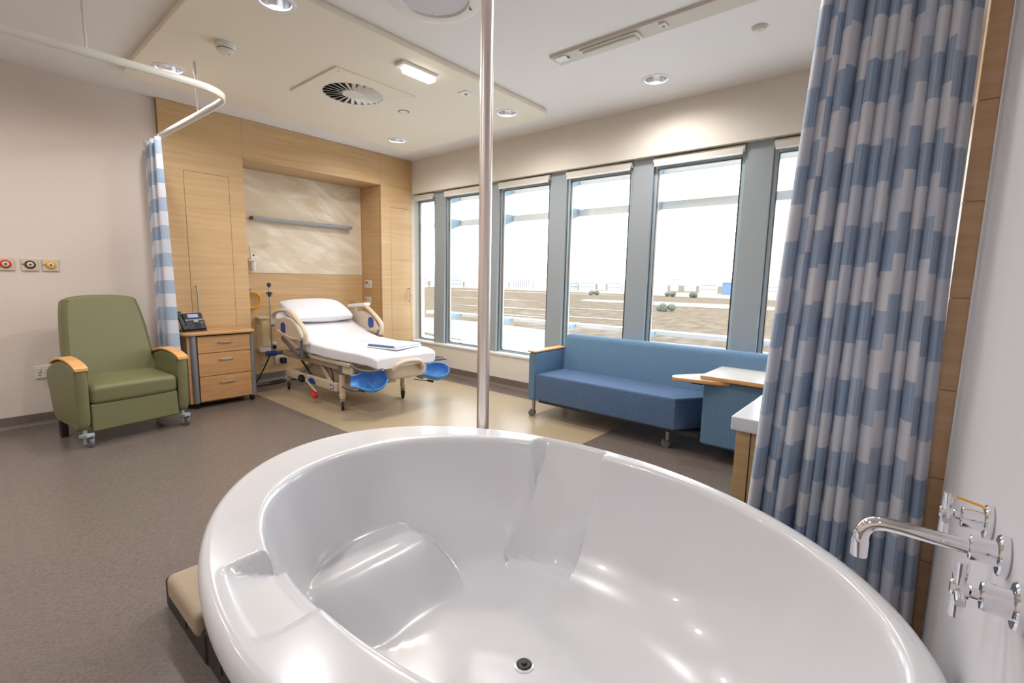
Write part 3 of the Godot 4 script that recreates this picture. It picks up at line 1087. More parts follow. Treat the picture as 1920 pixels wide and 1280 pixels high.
	var path := [V(-2.3, 0, -3.33), V(-1.0, 0, -3.33), V(0.0, 0, -3.33), V(0.6, 0, -3.33), V(0.98, 0, -3.332), V(1.12, 0, -3.362), V(1.205, 0, -3.45), V(1.228, 0, -3.58), V(1.222, 0, -3.9), V(1.205, 0, -4.5), V(1.19, 0, -5.17)]
	var rings := []
	var pp := smooth(path, 6)
	for i in pp.size():
		var d := (pp[mini(i + 1, pp.size() - 1)] - pp[maxi(i - 1, 0)]).normalized()
		var sd2 := V(-d.z, 0, d.x) * 0.011
		var hh := V(0, 0.019, 0)
		rings.append(PackedVector3Array([pp[i] - sd2 - hh, pp[i] + sd2 - hh, pp[i] + sd2 + hh, pp[i] - sd2 + hh]))
	var rb := B.new()
	# flat sides: each side strip its own loft
	for e in 4:
		var rr := []
		for r in rings:
			var q: PackedVector3Array = r
			var c := (q[0] + q[1] + q[2] + q[3]) / 4.0
			rr.append(PackedVector3Array([q[e], q[(e + 1) % 4], c]))
		rb.loft(rr)
	part("rail", rb, M.white_plastic, rl)
	for p in [[1.216, -3.955, 2.668], [0.54, -3.33, HC], [-1.2, -3.33, HC]]:
		var h: float = p[2] - 2.32
		part("hanger_rod", B.new().bar(V(p[0], 0.018, p[1]), V(p[0], h, p[1]), 0.0065).disc_rod(0.011, h - 0.09, h - 0.004, 12, T(p[0], 0, p[1]), 0.003), M.white_plastic, rl)
	part("wall_bracket", B.new().rc(V(1.165, -0.03, -5.177), V(1.215, 0.03, -5.165), 0.004), M.white_plastic, rl)

# ---------------------------------------------------------------- pool
const POOL := Vector3(0.88, 0, -0.763)

func pool_lip(deg: float) -> float:
	var tb := [[-180, 0.745], [-157, 0.795], [-130, 0.815], [-100, 0.775], [-80, 0.765], [-50, 0.80], [-20, 0.865], [5, 0.895], [30, 0.92], [60, 0.935], [90, 0.92], [120, 0.85], [150, 0.765], [180, 0.745]]
	for i in tb.size() - 1:
		if deg <= tb[i + 1][0]:
			var t: float = (deg - tb[i][0]) / (tb[i + 1][0] - tb[i][0])
			var i0: float = tb[(i - 1 + 13) % 13][1]
			var i3: float = tb[(i + 2) % 13][1] if i + 2 > 13 else tb[i + 2 if i + 2 <= 13 else 1][1]
			return cubic_interpolate(tb[i][1], tb[i + 1][1], i0, i3, t)
	return 0.745

func pool() -> void:
	var tub := thing("birthing_pool", "large white oval birthing pool with moulded headrests beside the taps", "bath", POOL)
	var rimy := 0.6
	var nphi := 420
	var rows := []
	for q in nphi:
		var deg := -180.0 + 360.0 * q / nphi
		var phi := deg_to_rad(deg)
		var c := cos(phi)
		var s := sin(phi)
		var bz := 0.931 if s < 0 else 0.884
		var g := pool_lip(deg)
		var prof := [Vector2(0.945, 0.508), Vector2(0.953, 0.511), Vector2(0.962, 0.514), Vector2(0.970, 0.518), Vector2(0.978, 0.523), Vector2(0.992, 0.532), Vector2(1.0, 0.548), Vector2(1.002, 0.568), Vector2(0.998, 0.584), Vector2(0.988, 0.595), Vector2(0.975, 0.5995)]
		var n1 := 10
		for k in n1:
			prof.append(Vector2(lerpf(0.965, g + 0.035, k / (n1 - 1.0)), rimy))
		prof.append_array([Vector2(g + 0.022, 0.5995), Vector2(g + 0.011, 0.597), Vector2(g + 0.003, 0.591), Vector2(g - 0.003, 0.582), Vector2(g - 0.006, 0.57)])
		var rf := g * 0.44
		var n2 := 22
		for k in range(1, n2 + 1):
			var th := PI / 2 * k / n2
			var rr := rf + (g - 0.006 - rf) * (pow(cos(th), 0.95) if k < n2 else 0.0)
			rr -= 0.05 * sin(th) * cos(th)
			prof.append(Vector2(rr, 0.15 + 0.42 * (1.0 - sin(th))))
		for k in range(1, 7):
			prof.append(Vector2(rf * (1.0 - k / 6.5), 0.15 - 0.004 * k / 6.0))
		var row := PackedVector3Array()
		for i in prof.size():
			var r: float = prof[i].x
			var y: float = prof[i].y
			var x := 0.641 * r * c
			var z := bz * r * s
			var wz := z + POOL.z
			var wx := x + POOL.x
			if i > 9:
				# headrests: scoops cut across the rim on both long sides
				var mk := smoothstep(0.135, 0.115, absf(wz + 0.928))
				var far_edge := 0.925 if c < 0 else 0.962
				if mk > 0.0 and r < far_edge + 0.012:
					var run := clampf((far_edge - r) / maxf(far_edge - g, 0.03), 0.0, 3.0)
					var d := 0.012 + (0.042 * minf(run, 1.0) if c < 0 else 0.13 * run)
					y = minf(y, rimy - mk * d * smoothstep(far_edge + 0.012, far_edge, r))
					if c < 0 and r < g and r > g - 0.075:
						y = lerpf(y, maxf(y, rimy - 0.060), mk * smoothstep(g - 0.075, g - 0.055, r))
				# seat moulded into the far end, left part
				var ms := smoothstep(-1.05, -1.25, wz) * smoothstep(1.16, 0.98, wx)
				if ms > 0.0 and r < g - 0.01:
					var ys := 0.15 + 0.17 * ms
					if y < ys + 0.03:
						y = maxf(y, lerpf(y, ys, smoothstep(ys + 0.03, ys - 0.0, y)))
			row.append(V(x, y, z))
		rows.append(row)
	var m: int = rows[0].size()
	var p := PackedVector3Array()
	var t := PackedInt32Array()
	for q in nphi:
		p.append_array(rows[q])
	for q in nphi:
		var q2 := (q + 1) % nphi
		for i in m - 1:
			t.append_array(PackedInt32Array([q * m + i, q2 * m + i, q2 * m + i + 1, q * m + i, q2 * m + i + 1, q * m + i + 1]))
	p.append(V(0, 0.146, 0))
	for q in nphi:
		t.append_array(PackedInt32Array([q * m + m - 1, ((q + 1) % nphi) * m + m - 1, p.size() - 1]))
	var b := B.new()
	b.add(p, t)
	part("shell", b, M.acrylic_white, tub)
	var sk := []
	for l in [[0.66, 0.12], [0.70, 0.14], [0.80, 0.26], [0.87, 0.36], [0.925, 0.45], [0.948, 0.509], [0.942, 0.512]]:
		var ring := PackedVector3Array()
		for q in 96:
			var a := TAU * q / 96.0
			ring.append(V(0.641 * l[0] * cos(a), l[1], (0.931 if sin(a) < 0 else 0.884) * l[0] * sin(a)))
		sk.append(ring)
	part("skirt", B.new().loft(sk, false), M.plinth_dark, tub)  # dark colour stands for the shaded shell under the rim
	var dr := Vector3(0.063, 0.146, 0.035)
	var d := part("drain", B.new().lathe([Vector2(0, 0.0), Vector2(0.021, 0.0), Vector2(0.022, 0.004), Vector2(0.018, 0.008), Vector2(0.008, 0.008), Vector2(0.007, 0.013), Vector2(0.0, 0.014)], 28, T(dr.x, dr.y - 0.001, dr.z)), M.dark_plastic, tub)
	part("drain_ring", B.new().lathe([Vector2(0.022, 0.0), Vector2(0.029, 0.0), Vector2(0.028, 0.003), Vector2(0.022, 0.004)], 28, T(dr.x, dr.y, dr.z)), M.acrylic_white, d)
	# dark base the pool stands in, with a beige tread at its far end
	var ba := thing("pool_step", "dark base with rounded beige tread under the far left end of the pool", "step", V(0.9, 0, -1.0))
	part("base", B.new().rc(V(-0.495, 0, -0.985), V(0.5, 0.115, -0.56), 0.012).rc(V(-0.49, 0, -0.565), V(0.5, 0.13, 1.1), 0.012), M.plinth_dark, ba)
	part("tread", B.new().rc(V(-0.51, 0.085, -0.895), V(0.5, 0.172, -0.585), 0.022, 3), M.tread_beige, ba)
	part("hand_hole", B.new().rc(V(-0.498, 0.035, -0.80), V(-0.49, 0.075, -0.74), 0.003), M.black, ba)
	part("hand_hole", B.new().rc(V(-0.493, 0.05, -0.53), V(-0.485, 0.115, -0.43), 0.003), M.black, ba)

func pool_taps() -> void:
	var rx := Basis(V(1, 0, 0), -PI / 2)    # lathe axis pointing out of the wall
	var s := thing("pool_spout", "chrome swan-neck spout reaching over the pool rim from the white wall", "tap", V(0.862, 0.872, 0.13), 0, "chrome fittings on the white wall")
	part("flange", B.new().disc_rod(0.027, 0.0, 0.011, 36, Transform3D(rx, V(0, 0, 0)), 0.002), M.chrome, s)
	part("sleeve", B.new().disc_rod(0.0165, 0.01, 0.038, 32, Transform3D(rx, V(0, 0, 0)), 0.0015), M.chrome, s)
	var sp := smooth([V(0, 0, -0.034), V(0, 0, -0.07), V(0, 0, -0.122), V(0, -0.006, -0.142), V(0, -0.02, -0.152), V(0, -0.038, -0.154)], 8)
	part("spout", B.new().tube(sp, 0.0100, 20), M.chrome, s)
	part("nozzle", B.new().lathe([Vector2(0.005, -0.060), Vector2(0.0110, -0.060), Vector2(0.0112, -0.037), Vector2(0.0100, -0.031)], 24, T(0, 0, -0.154), false), M.chrome, s)
	var h := thing("pool_valve", "chrome cross-handled valve beyond the spout, with a yellow tie", "tap", V(1.013, 0.858, 0.13), 0, "chrome fittings on the white wall")
	part("flange", B.new().disc_rod(0.027, 0.0, 0.010, 36, Transform3D(rx, V(0, 0, 0)), 0.002), M.chrome, h)
	part("sleeve", B.new().disc_rod(0.0165, 0.009, 0.036, 32, Transform3D(rx, V(0, 0, 0)), 0.0015), M.chrome, h)
	part("stem", B.new().disc_rod(0.0062, 0.035, 0.05, 20, Transform3D(rx, V(0, 0, 0))), M.chrome, h)
	var hd := B.new()
	hd.disc_rod(0.0095, -0.010, 0.008, 24, Transform3D(rx, V(0, 0, -0.054)), 0.002)
	for k in 4:
		var a := PI / 2 * k + 0.10
		hd.bar(V(0, 0, -0.054), V(cos(a), sin(a), 0) * (0.036 if k % 2 == 1 else 0.030) + V(0, 0, -0.054), 0.0062 if k % 2 == 1 else 0.005, 16)
	part("cross_handle", hd, M.chrome, h)
	var v2 := copy_of(h, "pool_valve", "chrome cross-handled valve under the spout, nearest the viewer", V(0.738, 0.868, 0.13))
	v2.set_meta("group", "chrome fittings on the white wall")
	part("tie", B.new().tube(smooth([V(-0.008, 0.022, -0.006), V(0.0, 0.024, -0.016), V(0.0, 0.027, -0.030), V(-0.004, 0.031, -0.044)], 5), 0.0018, 6), M.yellow_tube, h)

func pole() -> void:
	var p := thing("steel_pole", "polished steel grab pole from floor to ceiling behind the pool", "pole", V(1.449, 0, -1.383))
	part("tube", B.new().disc_rod(0.0265, 0.004, HC, 40), M.steel, p)
	part("floor_collar", B.new().lathe([Vector2(0, 0), Vector2(0.06, 0), Vector2(0.06, 0.006), Vector2(0.035, 0.014), Vector2(0.027, 0.02), Vector2(0, 0.02)], 36), M.steel, p)
	part("ceiling_collar", B.new().lathe([Vector2(0, HC), Vector2(0.06, HC), Vector2(0.06, HC - 0.006), Vector2(0.035, HC - 0.014), Vector2(0.0275, HC - 0.02), Vector2(0, HC - 0.02)], 36), M.steel, p)

# ---------------------------------------------------------------- curtains
func pool_curtain() -> void:
	var c := thing("pool_curtain", "long blue and silver patterned curtain gathered beside the pool taps", "curtain", V(1.88, 0, -0.14))
	var ytop := HC - 0.045
	var x0 := 0.0
	var f := func(u: float, v: float) -> Vector3:
		var y := lerpf(ytop, 0.03, v)
		var hh := v
		var zl := lerpf(-0.145, -0.275, pow(hh, 0.85))
		var zr := lerpf(0.198, 0.238, hh * hh)
		var z := lerpf(zl, zr, u)
		var ph := u * TAU
		var amp := lerpf(0.026, 0.036, hh)
		var w := ph * 11.0 + 1.5 * sin(ph * 2.0 + 0.4) + 0.7 * sin(ph * 5.0) + 0.5 * hh
		x0 = amp * (0.80 * sin(w) + 0.38 * sin(ph * 6.0 + 1.3 + 1.4 * hh) + 0.22 * sin(2.0 * w + 0.8 + hh))
		var x := x0
		z += 0.011 * cos(w)
		x += 0.006 * sin(hh * 7.0 + ph * 3.0)
		return V(x, y, z)
	part("cloth", B.new().sheet(320, 48, f, 0.0015, Vector2(1.0, 1.35)), M.curtain, c)
	var g := B.new()
	for k in 11:
		g.rb(V(0.008, 0.03, 0.012), 0.002, T(0, ytop + 0.012, lerpf(-0.14, 0.19, k / 10.0)))
	part("gliders", g, M.white_plastic, c)
	var rl := thing("curtain_rail", "white ceiling curtain rail the blue pool curtain hangs from", "curtain rail", V(1.88, HC, 0))
	part("rail", B.new().rc(V(-0.012, -0.022, -2.2), V(0.012, 0, 0.128), 0.003), M.white_plastic, rl)
	part("end_stop", B.new().rc(V(-0.014, -0.026, -2.21), V(0.014, 0, -2.19), 0.003), M.white_plastic, rl)

func chair_curtain() -> void:
	var c := thing("bed_curtain", "narrow grey-blue patterned curtain bunched between armchair and maple closet", "curtain", V(1.165, 0, -4.92))
	var f := func(u: float, v: float) -> Vector3:
		var y := lerpf(2.292, 0.30, v)
		var w := lerpf(0.19, 0.215, v)
		var z := lerpf(-w, w, u)
		var ph := u * TAU
		var amp := lerpf(0.026, 0.034, v)
		var x := amp * (sin(ph * 4.0 + 0.4 + 0.5 * v) + 0.4 * sin(ph * 7.0 + v))
		z += 0.016 * cos(ph * 4.0 + 0.4)
		return V(x, y, z)
	part("cloth", B.new().sheet(150, 40, f, 0.0015, Vector2(0.6, 1.12)), M.curtain, c)
	var g := B.new()
	for k in 6:
		g.rb(V(0.008, 0.02, 0.012), 0.002, T(0, 2.297, lerpf(-0.18, 0.18, k / 5.0)))
	part("gliders", g, M.white_plastic, c)

# ---------------------------------------------------------------- vanity
func vanity() -> void:
	var t := thing("washstand", "low maple washstand with thick white worktop, half behind the pool curtain", "cabinet", V(2.23, 0, -0.17))
	part("worktop", B.new().rc(V(-0.285, 0.645, -0.33), V(0.26, 0.702, 0.24), 0.006, 2), M.worktop, t)
	part("carcass", B.new().bx(V(-0.235, 0.06, -0.30), V(0.25, 0.645, 0.236)), M.veneer, t)
	part("side_post", B.new().rc(V(-0.255, 0.0, -0.315), V(-0.235, 0.643, -0.262), 0.002), M.veneer, t)
	part("side_panel", B.new().rc(V(-0.252, 0.06, -0.259), V(-0.235, 0.643, 0.236), 0.002), M.veneer, t)
	part("door", B.new().rc(V(-0.23, 0.07, -0.318), V(0.24, 0.64, -0.302), 0.002), M.veneer, t)
	part("plinth", B.new().bx(V(-0.22, 0, -0.27), V(0.24, 0.06, 0.23)), M.dark_gap, t)

# ---------------------------------------------------------------- sofa
func caster(b_wheel: B, b_fork: B, at: Vector3, r: float, turn := 0.0) -> void:
	# twin-wheel furniture caster under a stem
	var xf := Transform3D(Basis(V(0, 1, 0), turn), at)
	for s in [-1, 1]:
		b_wheel.disc_rod(r, -0.008, 0.008, 20, xf * Transform3D(Basis(V(0, 0, 1), PI / 2), V(0.013 * s, r, -0.012)), 0.003)
	b_fork.disc_rod(r * 0.55, -0.005, 0.005, 14, xf * Transform3D(Basis(V(0, 0, 1), PI / 2), V(0, r, -0.012)))
	b_fork.rb(V(0.012, r * 1.1, r * 1.3), 0.004, xf * T(0, r * 1.55, -0.006))

func sofa() -> void:
	var o := V(3.55, 0, -1.65)
	var s := thing("sofa", "long blue fabric sofa with maple-capped arms under the windows", "sofa", o)
	var up := Basis(V(1, 0, 0), V(0, 0, 1), V(0, 1, 0))      # outline (x, z), pushed upwards
	var so := P2([3.25, -2.465, 3.25, -1.215, 3.52, -1.035, 3.80, -1.035, 3.80, -2.465])
	for i in so.size():
		so[i] -= Vector2(o.x, o.z)
	part("seat", B.new().prism(so, 0.235, Transform3D(up, V(0, 0.16, 0)), 0.014), M.sofa_denim, s)
	var bo := P2([3.635 - o.x, 0.385, 3.725 - o.x, 0.675, 3.745 - o.x, 0.70, 3.775 - o.x, 0.712, 3.83 - o.x, 0.712, 3.852 - o.x, 0.70, 3.86 - o.x, 0.68, 3.84 - o.x, 0.24, 3.66 - o.x, 0.24])
	part("backrest", B.new().prism(bo, 1.90, T(0, 0, -2.495 - o.z), 0.022), M.sofa_blue, s)
	var arm := part("arm", B.new().rc(V(3.245 - o.x, 0.155, -2.548 - o.z), V(3.85 - o.x, 0.582, -2.47 - o.z), 0.022, 2), M.sofa_blue, s)
	part("arm_cap", B.new().rc(V(3.24 - o.x, 0.582, -2.552 - o.z), V(3.72 - o.x, 0.598, -2.466 - o.z), 0.005), M.edge_maple, arm)
	var blk := part("arm", B.new().rc(V(3.25 - o.x, 0.115, -1.03 - o.z), V(3.86 - o.x, 0.572, -0.56 - o.z), 0.02, 2), M.sofa_blue, s)
	var cap := P2([3.225, -1.045, 3.82, -1.045, 3.82, -0.55, 3.225, -0.55])
	for i in cap.size():
		cap[i] -= Vector2(o.x, o.z)
	part("arm_cap", B.new().prism(cap, 0.026, Transform3D(up, V(0, 0.572, 0)), 0.004), M.edge_maple, blk)
	part("cap_top", B.new().prism(cap, 0.003, Transform3D(up, V(0, 0.5965, 0)), 0.001), M.laminate, blk)
	var tb := smooth2(P2([3.165, -1.175, 3.19, -1.222, 3.25, -1.225, 3.42, -1.12, 3.60, -0.95, 3.62, -0.78, 3.40, -0.74, 3.24, -0.88]), 4)
	for i in tb.size():
		tb[i] -= Vector2(o.x, o.z)
	var tab := part("swing_table", B.new().prism(tb, 0.022, Transform3D(up, V(0, 0.548, 0)), 0.003), M.edge_maple, s)
	part("table_top", B.new().prism(tb, 0.003, Transform3D(up, V(0, 0.5685, 0)), 0.001), M.laminate, tab)
	part("table_latch", B.new().rc(V(3.235 - o.x, 0.53, -1.11 - o.z), V(3.275 - o.x, 0.548, -1.03 - o.z), 0.004), M.black, tab)
	part("table_pivot", B.new().bar(V(3.46 - o.x, 0.40, -0.95 - o.z), V(3.46 - o.x, 0.55, -0.95 - o.z), 0.018, 16), M.grey_metal, tab)
	for l in [[3.285, -2.505, 0.4], [3.335, -1.285, 0.5], [3.80, -2.505, 0.2], [3.80, -0.66, 0.3], [3.32, -0.66, 0.2]]:
		var lg := part("leg", B.new().disc_rod(0.0155, 0.062, 0.17, 18, T(l[0] - o.x, 0, l[1] - o.z)), M.brushed, s)
		var w := B.new()
		var fk := B.new()
		caster(w, fk, V(l[0] - o.x, 0, l[1] - o.z), 0.031, l[2])
		var cs := part("caster", w, M.grey_plastic, lg)
		part("caster_fork", fk, M.dark_plastic, lg)
	part("underframe", B.new().bx(V(3.3 - o.x, 0.13, -2.46 - o.z), V(3.8 - o.x, 0.16, -1.05 - o.z)), M.dark_plastic, s)

# ---------------------------------------------------------------- bed
const BED := Vector3(2.52, 0, -4.24)

func bed_rail(t: Node3D, side: float) -> void:
	var x := -0.425 if side < 0 else 0.405
	var arc := [V(x, 0.70, -0.755), V(x, 0.79, -0.745), V(x, 0.838, -0.675), V(x, 0.864, -0.54), V(x, 0.86, -0.36), V(x, 0.778, -0.19), V(x, 0.70, -0.078), V(x, 0.638, -0.06), V(x, 0.575, -0.075)]
	var lift := 0.0 if side < 0 else 0.03
	var pts := []
	for a in arc:
		pts.append(a + V(0, lift, 0))
	var r := part("side_rail", B.new().tube(smooth(pts, 6), 0.022, 12, Vector2(0.8, 1.1)), M.bed_beige, t)
	var pn := P2([-0.70, 0.70, -0.64, 0.77, -0.44, 0.805, -0.29, 0.775, -0.175, 0.695, -0.125, 0.63, -0.16, 0.588, -0.22, 0.58, -0.44, 0.608, -0.62, 0.645, -0.69, 0.665])
	for i in pn.size():
		pn[i].y += lift
	# outline is (z, y), pushed across the bed
	var across := Transform3D(Basis(V(0, 0, 1), V(0, 1, 0), V(1, 0, 0)), V(x - 0.014, 0, 0))
	part("rail_panel", B.new().prism(smooth2(pn, 3), 0.028, across, 0.008), M.bed_beige, r)
	var lab := round_rect(0.10, 0.115, 0.035)
	for i in lab.size():
		lab[i] += Vector2(-0.50 if side < 0 else -0.24, 0.69 + lift)
	part("rail_emblem", B.new().prism(lab, 0.004, Transform3D(across.basis, V(x - 0.0165 if side < 0 else x - 0.018, 0, 0)), 0.001), M.blue_deep, r, "blue oval emblem")
	part("rail_ridge", B.new().tube(smooth([V(x - 0.016, 0.66 + lift, -0.62), V(x - 0.018, 0.635 + lift, -0.5), V(x - 0.018, 0.605 + lift, -0.3), V(x - 0.016, 0.61 + lift, -0.18)], 5), 0.010, 8), M.bed_beige, r)
	part("rail_bolt", B.new().disc_rod(0.016, -0.024, 0.024, 14, T(x, 0.60 + lift, -0.10) * Transform3D(Basis(V(0, 0, 1), PI / 2), Vector3()), 0.004), M.grey_plastic, r)
	part("rail_bolt", B.new().disc_rod(0.014, -0.024, 0.024, 14, T(x, 0.70 + lift, -0.73) * Transform3D(Basis(V(0, 0, 1), PI / 2), Vector3()), 0.004), M.grey_plastic, r)
	var sp := B.new()
	sp.rb(V(0.022, 0.17, 0.04), 0.008, T(x, 0.51 + lift * 0.5, -0.155))
	sp.rb(V(0.022, 0.045, 0.38), 0.01, T(x * 0.97, 0.515, -0.42, 0.38, 0, 0))
	sp.rb(V(0.05, 0.05, 0.12), 0.01, T(x * 0.9, 0.455, -0.22, 0.2, 0, 0))
	part("rail_link", sp, M.grey_plastic, r)
	if side > 0:
		var cp := part("control_panel", B.new().rb(V(0.085, 0.04, 0.34), 0.014, T(x + 0.005, 0.895, -0.50, -0.10, 0, 0), 2), M.white_plastic, r)
		part("panel_screen", B.new().rb(V(0.055, 0.006, 0.11), 0.002, T(x + 0.003, 0.915, -0.46, -0.10, 0, 0)), M.dark_plastic, cp)
		part("panel_label", B.new().rb(V(0.03, 0.005, 0.06), 0.002, T(x - 0.012, 0.924, -0.60, -0.10, 0, 0)), M.far_green, cp)
		part("panel_front", B.new().rb(V(0.03, 0.09, 0.10), 0.012, T(x, 0.85, -0.60)), M.bed_beige, cp)

func bed() -> void:
	var t := thing("birthing_bed", "adjustable beige birthing bed made up with white linen, head in the maple niche", "bed", BED)
	# mattress under a drawn sheet: cross sections from head to foot
	var sec := [[-0.945, 0.80, 0.725, 0.33], [-0.935, 0.825, 0.70, 0.36], [-0.90, 0.832, 0.692, 0.378], [-0.75, 0.785, 0.655, 0.386], [-0.5, 0.705, 0.585, 0.388], [-0.28, 0.632, 0.51, 0.388], [-0.12, 0.597, 0.475, 0.388], [0.0, 0.588, 0.468, 0.39], [0.2, 0.585, 0.465, 0.39], [0.38, 0.583, 0.462, 0.385], [0.52, 0.58, 0.462, 0.372], [0.66, 0.576, 0.462, 0.352], [0.78, 0.57, 0.46, 0.345], [0.86, 0.562, 0.455, 0.335], [0.90, 0.552, 0.448, 0.325], [0.915, 0.53, 0.45, 0.31]]
	var nz := FastNoiseLite.new()
	nz.seed = 3
	nz.frequency = 6.0
	nz.fractal_octaves = 3
	var rings := []
	var dense := []
	for i in sec.size() - 1:
		for k in 5:
			var u := k / 5.0
			var q := []
			for c in 4:
				q.append(cubic_interpolate(sec[i][c], sec[i + 1][c], sec[maxi(i - 1, 0)][c], sec[mini(i + 2, sec.size() - 1)][c], u))
			dense.append(q)
	dense.append(sec[-1])
	for q in dense:
		var r := PackedVector3Array()
		for k in 64:
			var a := TAU * k / 64.0
			var c := cos(a)
			var s := sin(a)
			var ex: float = signf(c) * pow(absf(c), 0.22) * q[3]
			var ey: float = (q[1] + q[2]) / 2 + signf(s) * pow(absf(s), 0.30) * (q[1] - q[2]) / 2
			var w := nz.get_noise_3d(ex * 0.5, ey * 1.5, q[0] * 0.6)
			var f := 0.006 if s > -0.2 else 0.010
			r.append(V(ex * (1.0 + w * f), ey + w * f, q[0]))
		rings.append(r)
	var mt := part("mattress", B.new().loft(rings), M.linen, t, "mattress under a white sheet")
	part("sheet_crease", B.new().tube(smooth([V(-0.02, 0.585, 0.17), V(0.03, 0.592, 0.20), V(0.09, 0.59, 0.19), V(0.13, 0.585, 0.24)], 5), 0.005, 6), M.linen, mt)
	part("sheet_crease", B.new().tube(smooth([V(-0.22, 0.583, 0.05), V(-0.08, 0.588, 0.12), V(0.06, 0.588, 0.10), V(0.2, 0.584, 0.02)], 5), 0.005, 6), M.linen, mt)
	# platform
	var pf := B.new()
	pf.rc(V(-0.37, 0.425, -0.12), V(0.37, 0.466, 0.58), 0.012)
	pf.rb(V(0.73, 0.035, 0.86), 0.012, T(0, 0.585, -0.52, 0.30, 0, 0))
	part("platform", pf, M.bed_beige, t)
	var ff := B.new()
	for s in [-1, 1]:
		ff.rc(V(0.325 * s - 0.022, 0.375, -0.75), V(0.325 * s + 0.022, 0.425, 0.42), 0.008)
	ff.rc(V(-0.33, 0.37, -0.79), V(0.33, 0.42, -0.74), 0.008)
	part("upper_frame", ff, M.bed_beige_dark, t)
	part("foot_pan", B.new().loft(pan_rings()), M.bed_beige, t)
	part("foot_grip", B.new().tube(smooth([V(-0.15, 0.425, 0.915), V(-0.12, 0.468, 0.935), V(-0.05, 0.492, 0.945), V(0.05, 0.492, 0.945), V(0.12, 0.475, 0.94), V(0.155, 0.43, 0.925), V(0.165, 0.40, 0.905)], 5), 0.020, 12), M.bed_beige, t)
	for s in [-1, 1]:
		var h := smooth([V(-0.335, 0.452, 0.50), V(-0.345, 0.436, 0.62), V(-0.35, 0.425, 0.74), V(-0.335, 0.434, 0.88), V(-0.30, 0.462, 0.985)] if s < 0 else [V(0.325, 0.46, 0.60), V(0.40, 0.455, 0.70), V(0.46, 0.455, 0.80), V(0.455, 0.458, 0.90), V(0.40, 0.46, 0.92), V(0.33, 0.455, 0.86)], 6)
		part("grip_bar", B.new().tube(h, 0.013, 10), M.grey_plastic, t)
	bed_rail(t, -1.0)
	bed_rail(t, 1.0)
	# lower chassis
	for s in [-1, 1]:
		var lr := part("chassis_rail", B.new().rb(V(0.04, 0.085, 1.02), 0.012, T(0.315 * s, 0.20, -0.21)), M.bed_beige, t)
		if s < 0:
			part("maker_sticker", B.new().rc(V(-0.3375, 0.175, 0.19), V(-0.334, 0.215, 0.25), 0.001), M.blue_deep, lr, "blue and white sticker")
			part("sticker_core", B.new().rc(V(-0.3385, 0.183, 0.20), V(-0.335, 0.207, 0.24), 0.001), M.white_plastic, lr)
	part("chassis_beam", B.new().rc(V(-0.31, 0.16, -0.70), V(0.31, 0.23, -0.62), 0.01), M.bed_beige, t)
	part("chassis_beam", B.new().rc(V(-0.31, 0.16, 0.24), V(0.31, 0.23, 0.32), 0.01), M.bed_beige, t)
	part("lift_cover", B.new().rc(V(-0.27, 0.17, -0.30), V(0.27, 0.385, 0.30), 0.03, 2), M.bed_beige_dark, t)
	for s in [-1, 1]:
		part("lift_arm", B.new().rb(V(0.025, 0.05, 0.52), 0.01, T(0.27 * s, 0.31, -0.34, -0.45, 0, 0)), M.bed_beige_dark, t)
		part("lift_arm", B.new().rb(V(0.025, 0.045, 0.34), 0.01, T(0.285 * s, 0.30, 0.02, 0.7, 0, 0)), M.bed_beige, t)
		part("gas_strut", B.new().bar(V(0.30 * s, 0.22, -0.22), V(0.30 * s, 0.42, -0.50), 0.011, 10), M.dark_plastic, t)
		part("side_cover", B.new().rb(V(0.03, 0.10, 0.17), 0.012, T(0.338 * s, 0.405, 0.52, 0, 0, 0), 2), M.bed_beige, t)
		part("mast", B.new().rb(V(0.062, 0.135, 0.07), 0.018, T(0.325 * s, 0.405, 0.40), 2), M.grey_plastic, t)
		part("hose", B.new().tube(smooth([V(0.31 * s, 0.43, 0.02), V(0.325 * s, 0.41, 0.14), V(0.33 * s, 0.34, 0.22), V(0.325 * s, 0.24, 0.24)], 6), 0.006, 8), M.dark_plastic, t)
	for c in [[-0.327, 0.39], [0.321, 0.415], [-0.295, -0.75], [0.30, -0.75]]:
		var cl := part("caster_leg", B.new().disc_rod(0.026, 0.115, 0.34 if c[1] > 0 else 0.2, 20, T(c[0], 0, c[1]), 0.004).disc_rod(0.030, 0.135, 0.16, 20, T(c[0], 0, c[1]), 0.003), M.bed_beige, t)
		var tilt := Basis(V(0, 1, 0), -0.5 if c[1] > 0 else -0.4)
		var xf := Transform3D(tilt, V(c[0], 0, c[1]))
		part("wheel", B.new().disc_rod(0.052, -0.012, 0.012, 28, xf * Transform3D(Basis(V(0, 0, 1), PI / 2), V(0, 0.052, -0.02)), 0.005), M.tyre, cl)
		part("wheel_fork", B.new().rb(V(0.04, 0.05, 0.05), 0.012, xf * T(0, 0.105, -0.008)).rb(V(0.006, 0.07, 0.03), 0.002, xf * T(-0.018, 0.075, -0.015)).rb(V(0.006, 0.07, 0.03), 0.002, xf * T(0.018, 0.075, -0.015)), M.bed_beige_dark, cl)
	# brake pedals on the left
	var pd := part("brake_lever", B.new().rb(V(0.014, 0.022, 0.26), 0.005, T(-0.352, 0.155, -0.16, 0.42, 0, 0)), M.bed_beige, t)
	part("pedal_black", B.new().rb(V(0.05, 0.05, 0.075), 0.014, T(-0.375, 0.205, -0.285, 0.5, 0, 0), 2), M.green_black, pd)
	part("pedal_red", B.new().rb(V(0.05, 0.035, 0.085), 0.014, T(-0.375, 0.085, -0.04, 0.55, 0, 0), 2), M.red_plastic, pd)
	var fan := PackedVector2Array([Vector2(-0.22, 0.165)])
	for k in 9:
		var a := lerpf(0.05, PI * 0.95, k / 8.0)
		fan.append(Vector2(-0.155 + 0.075 * cos(a), 0.165 + 0.06 * sin(a)))
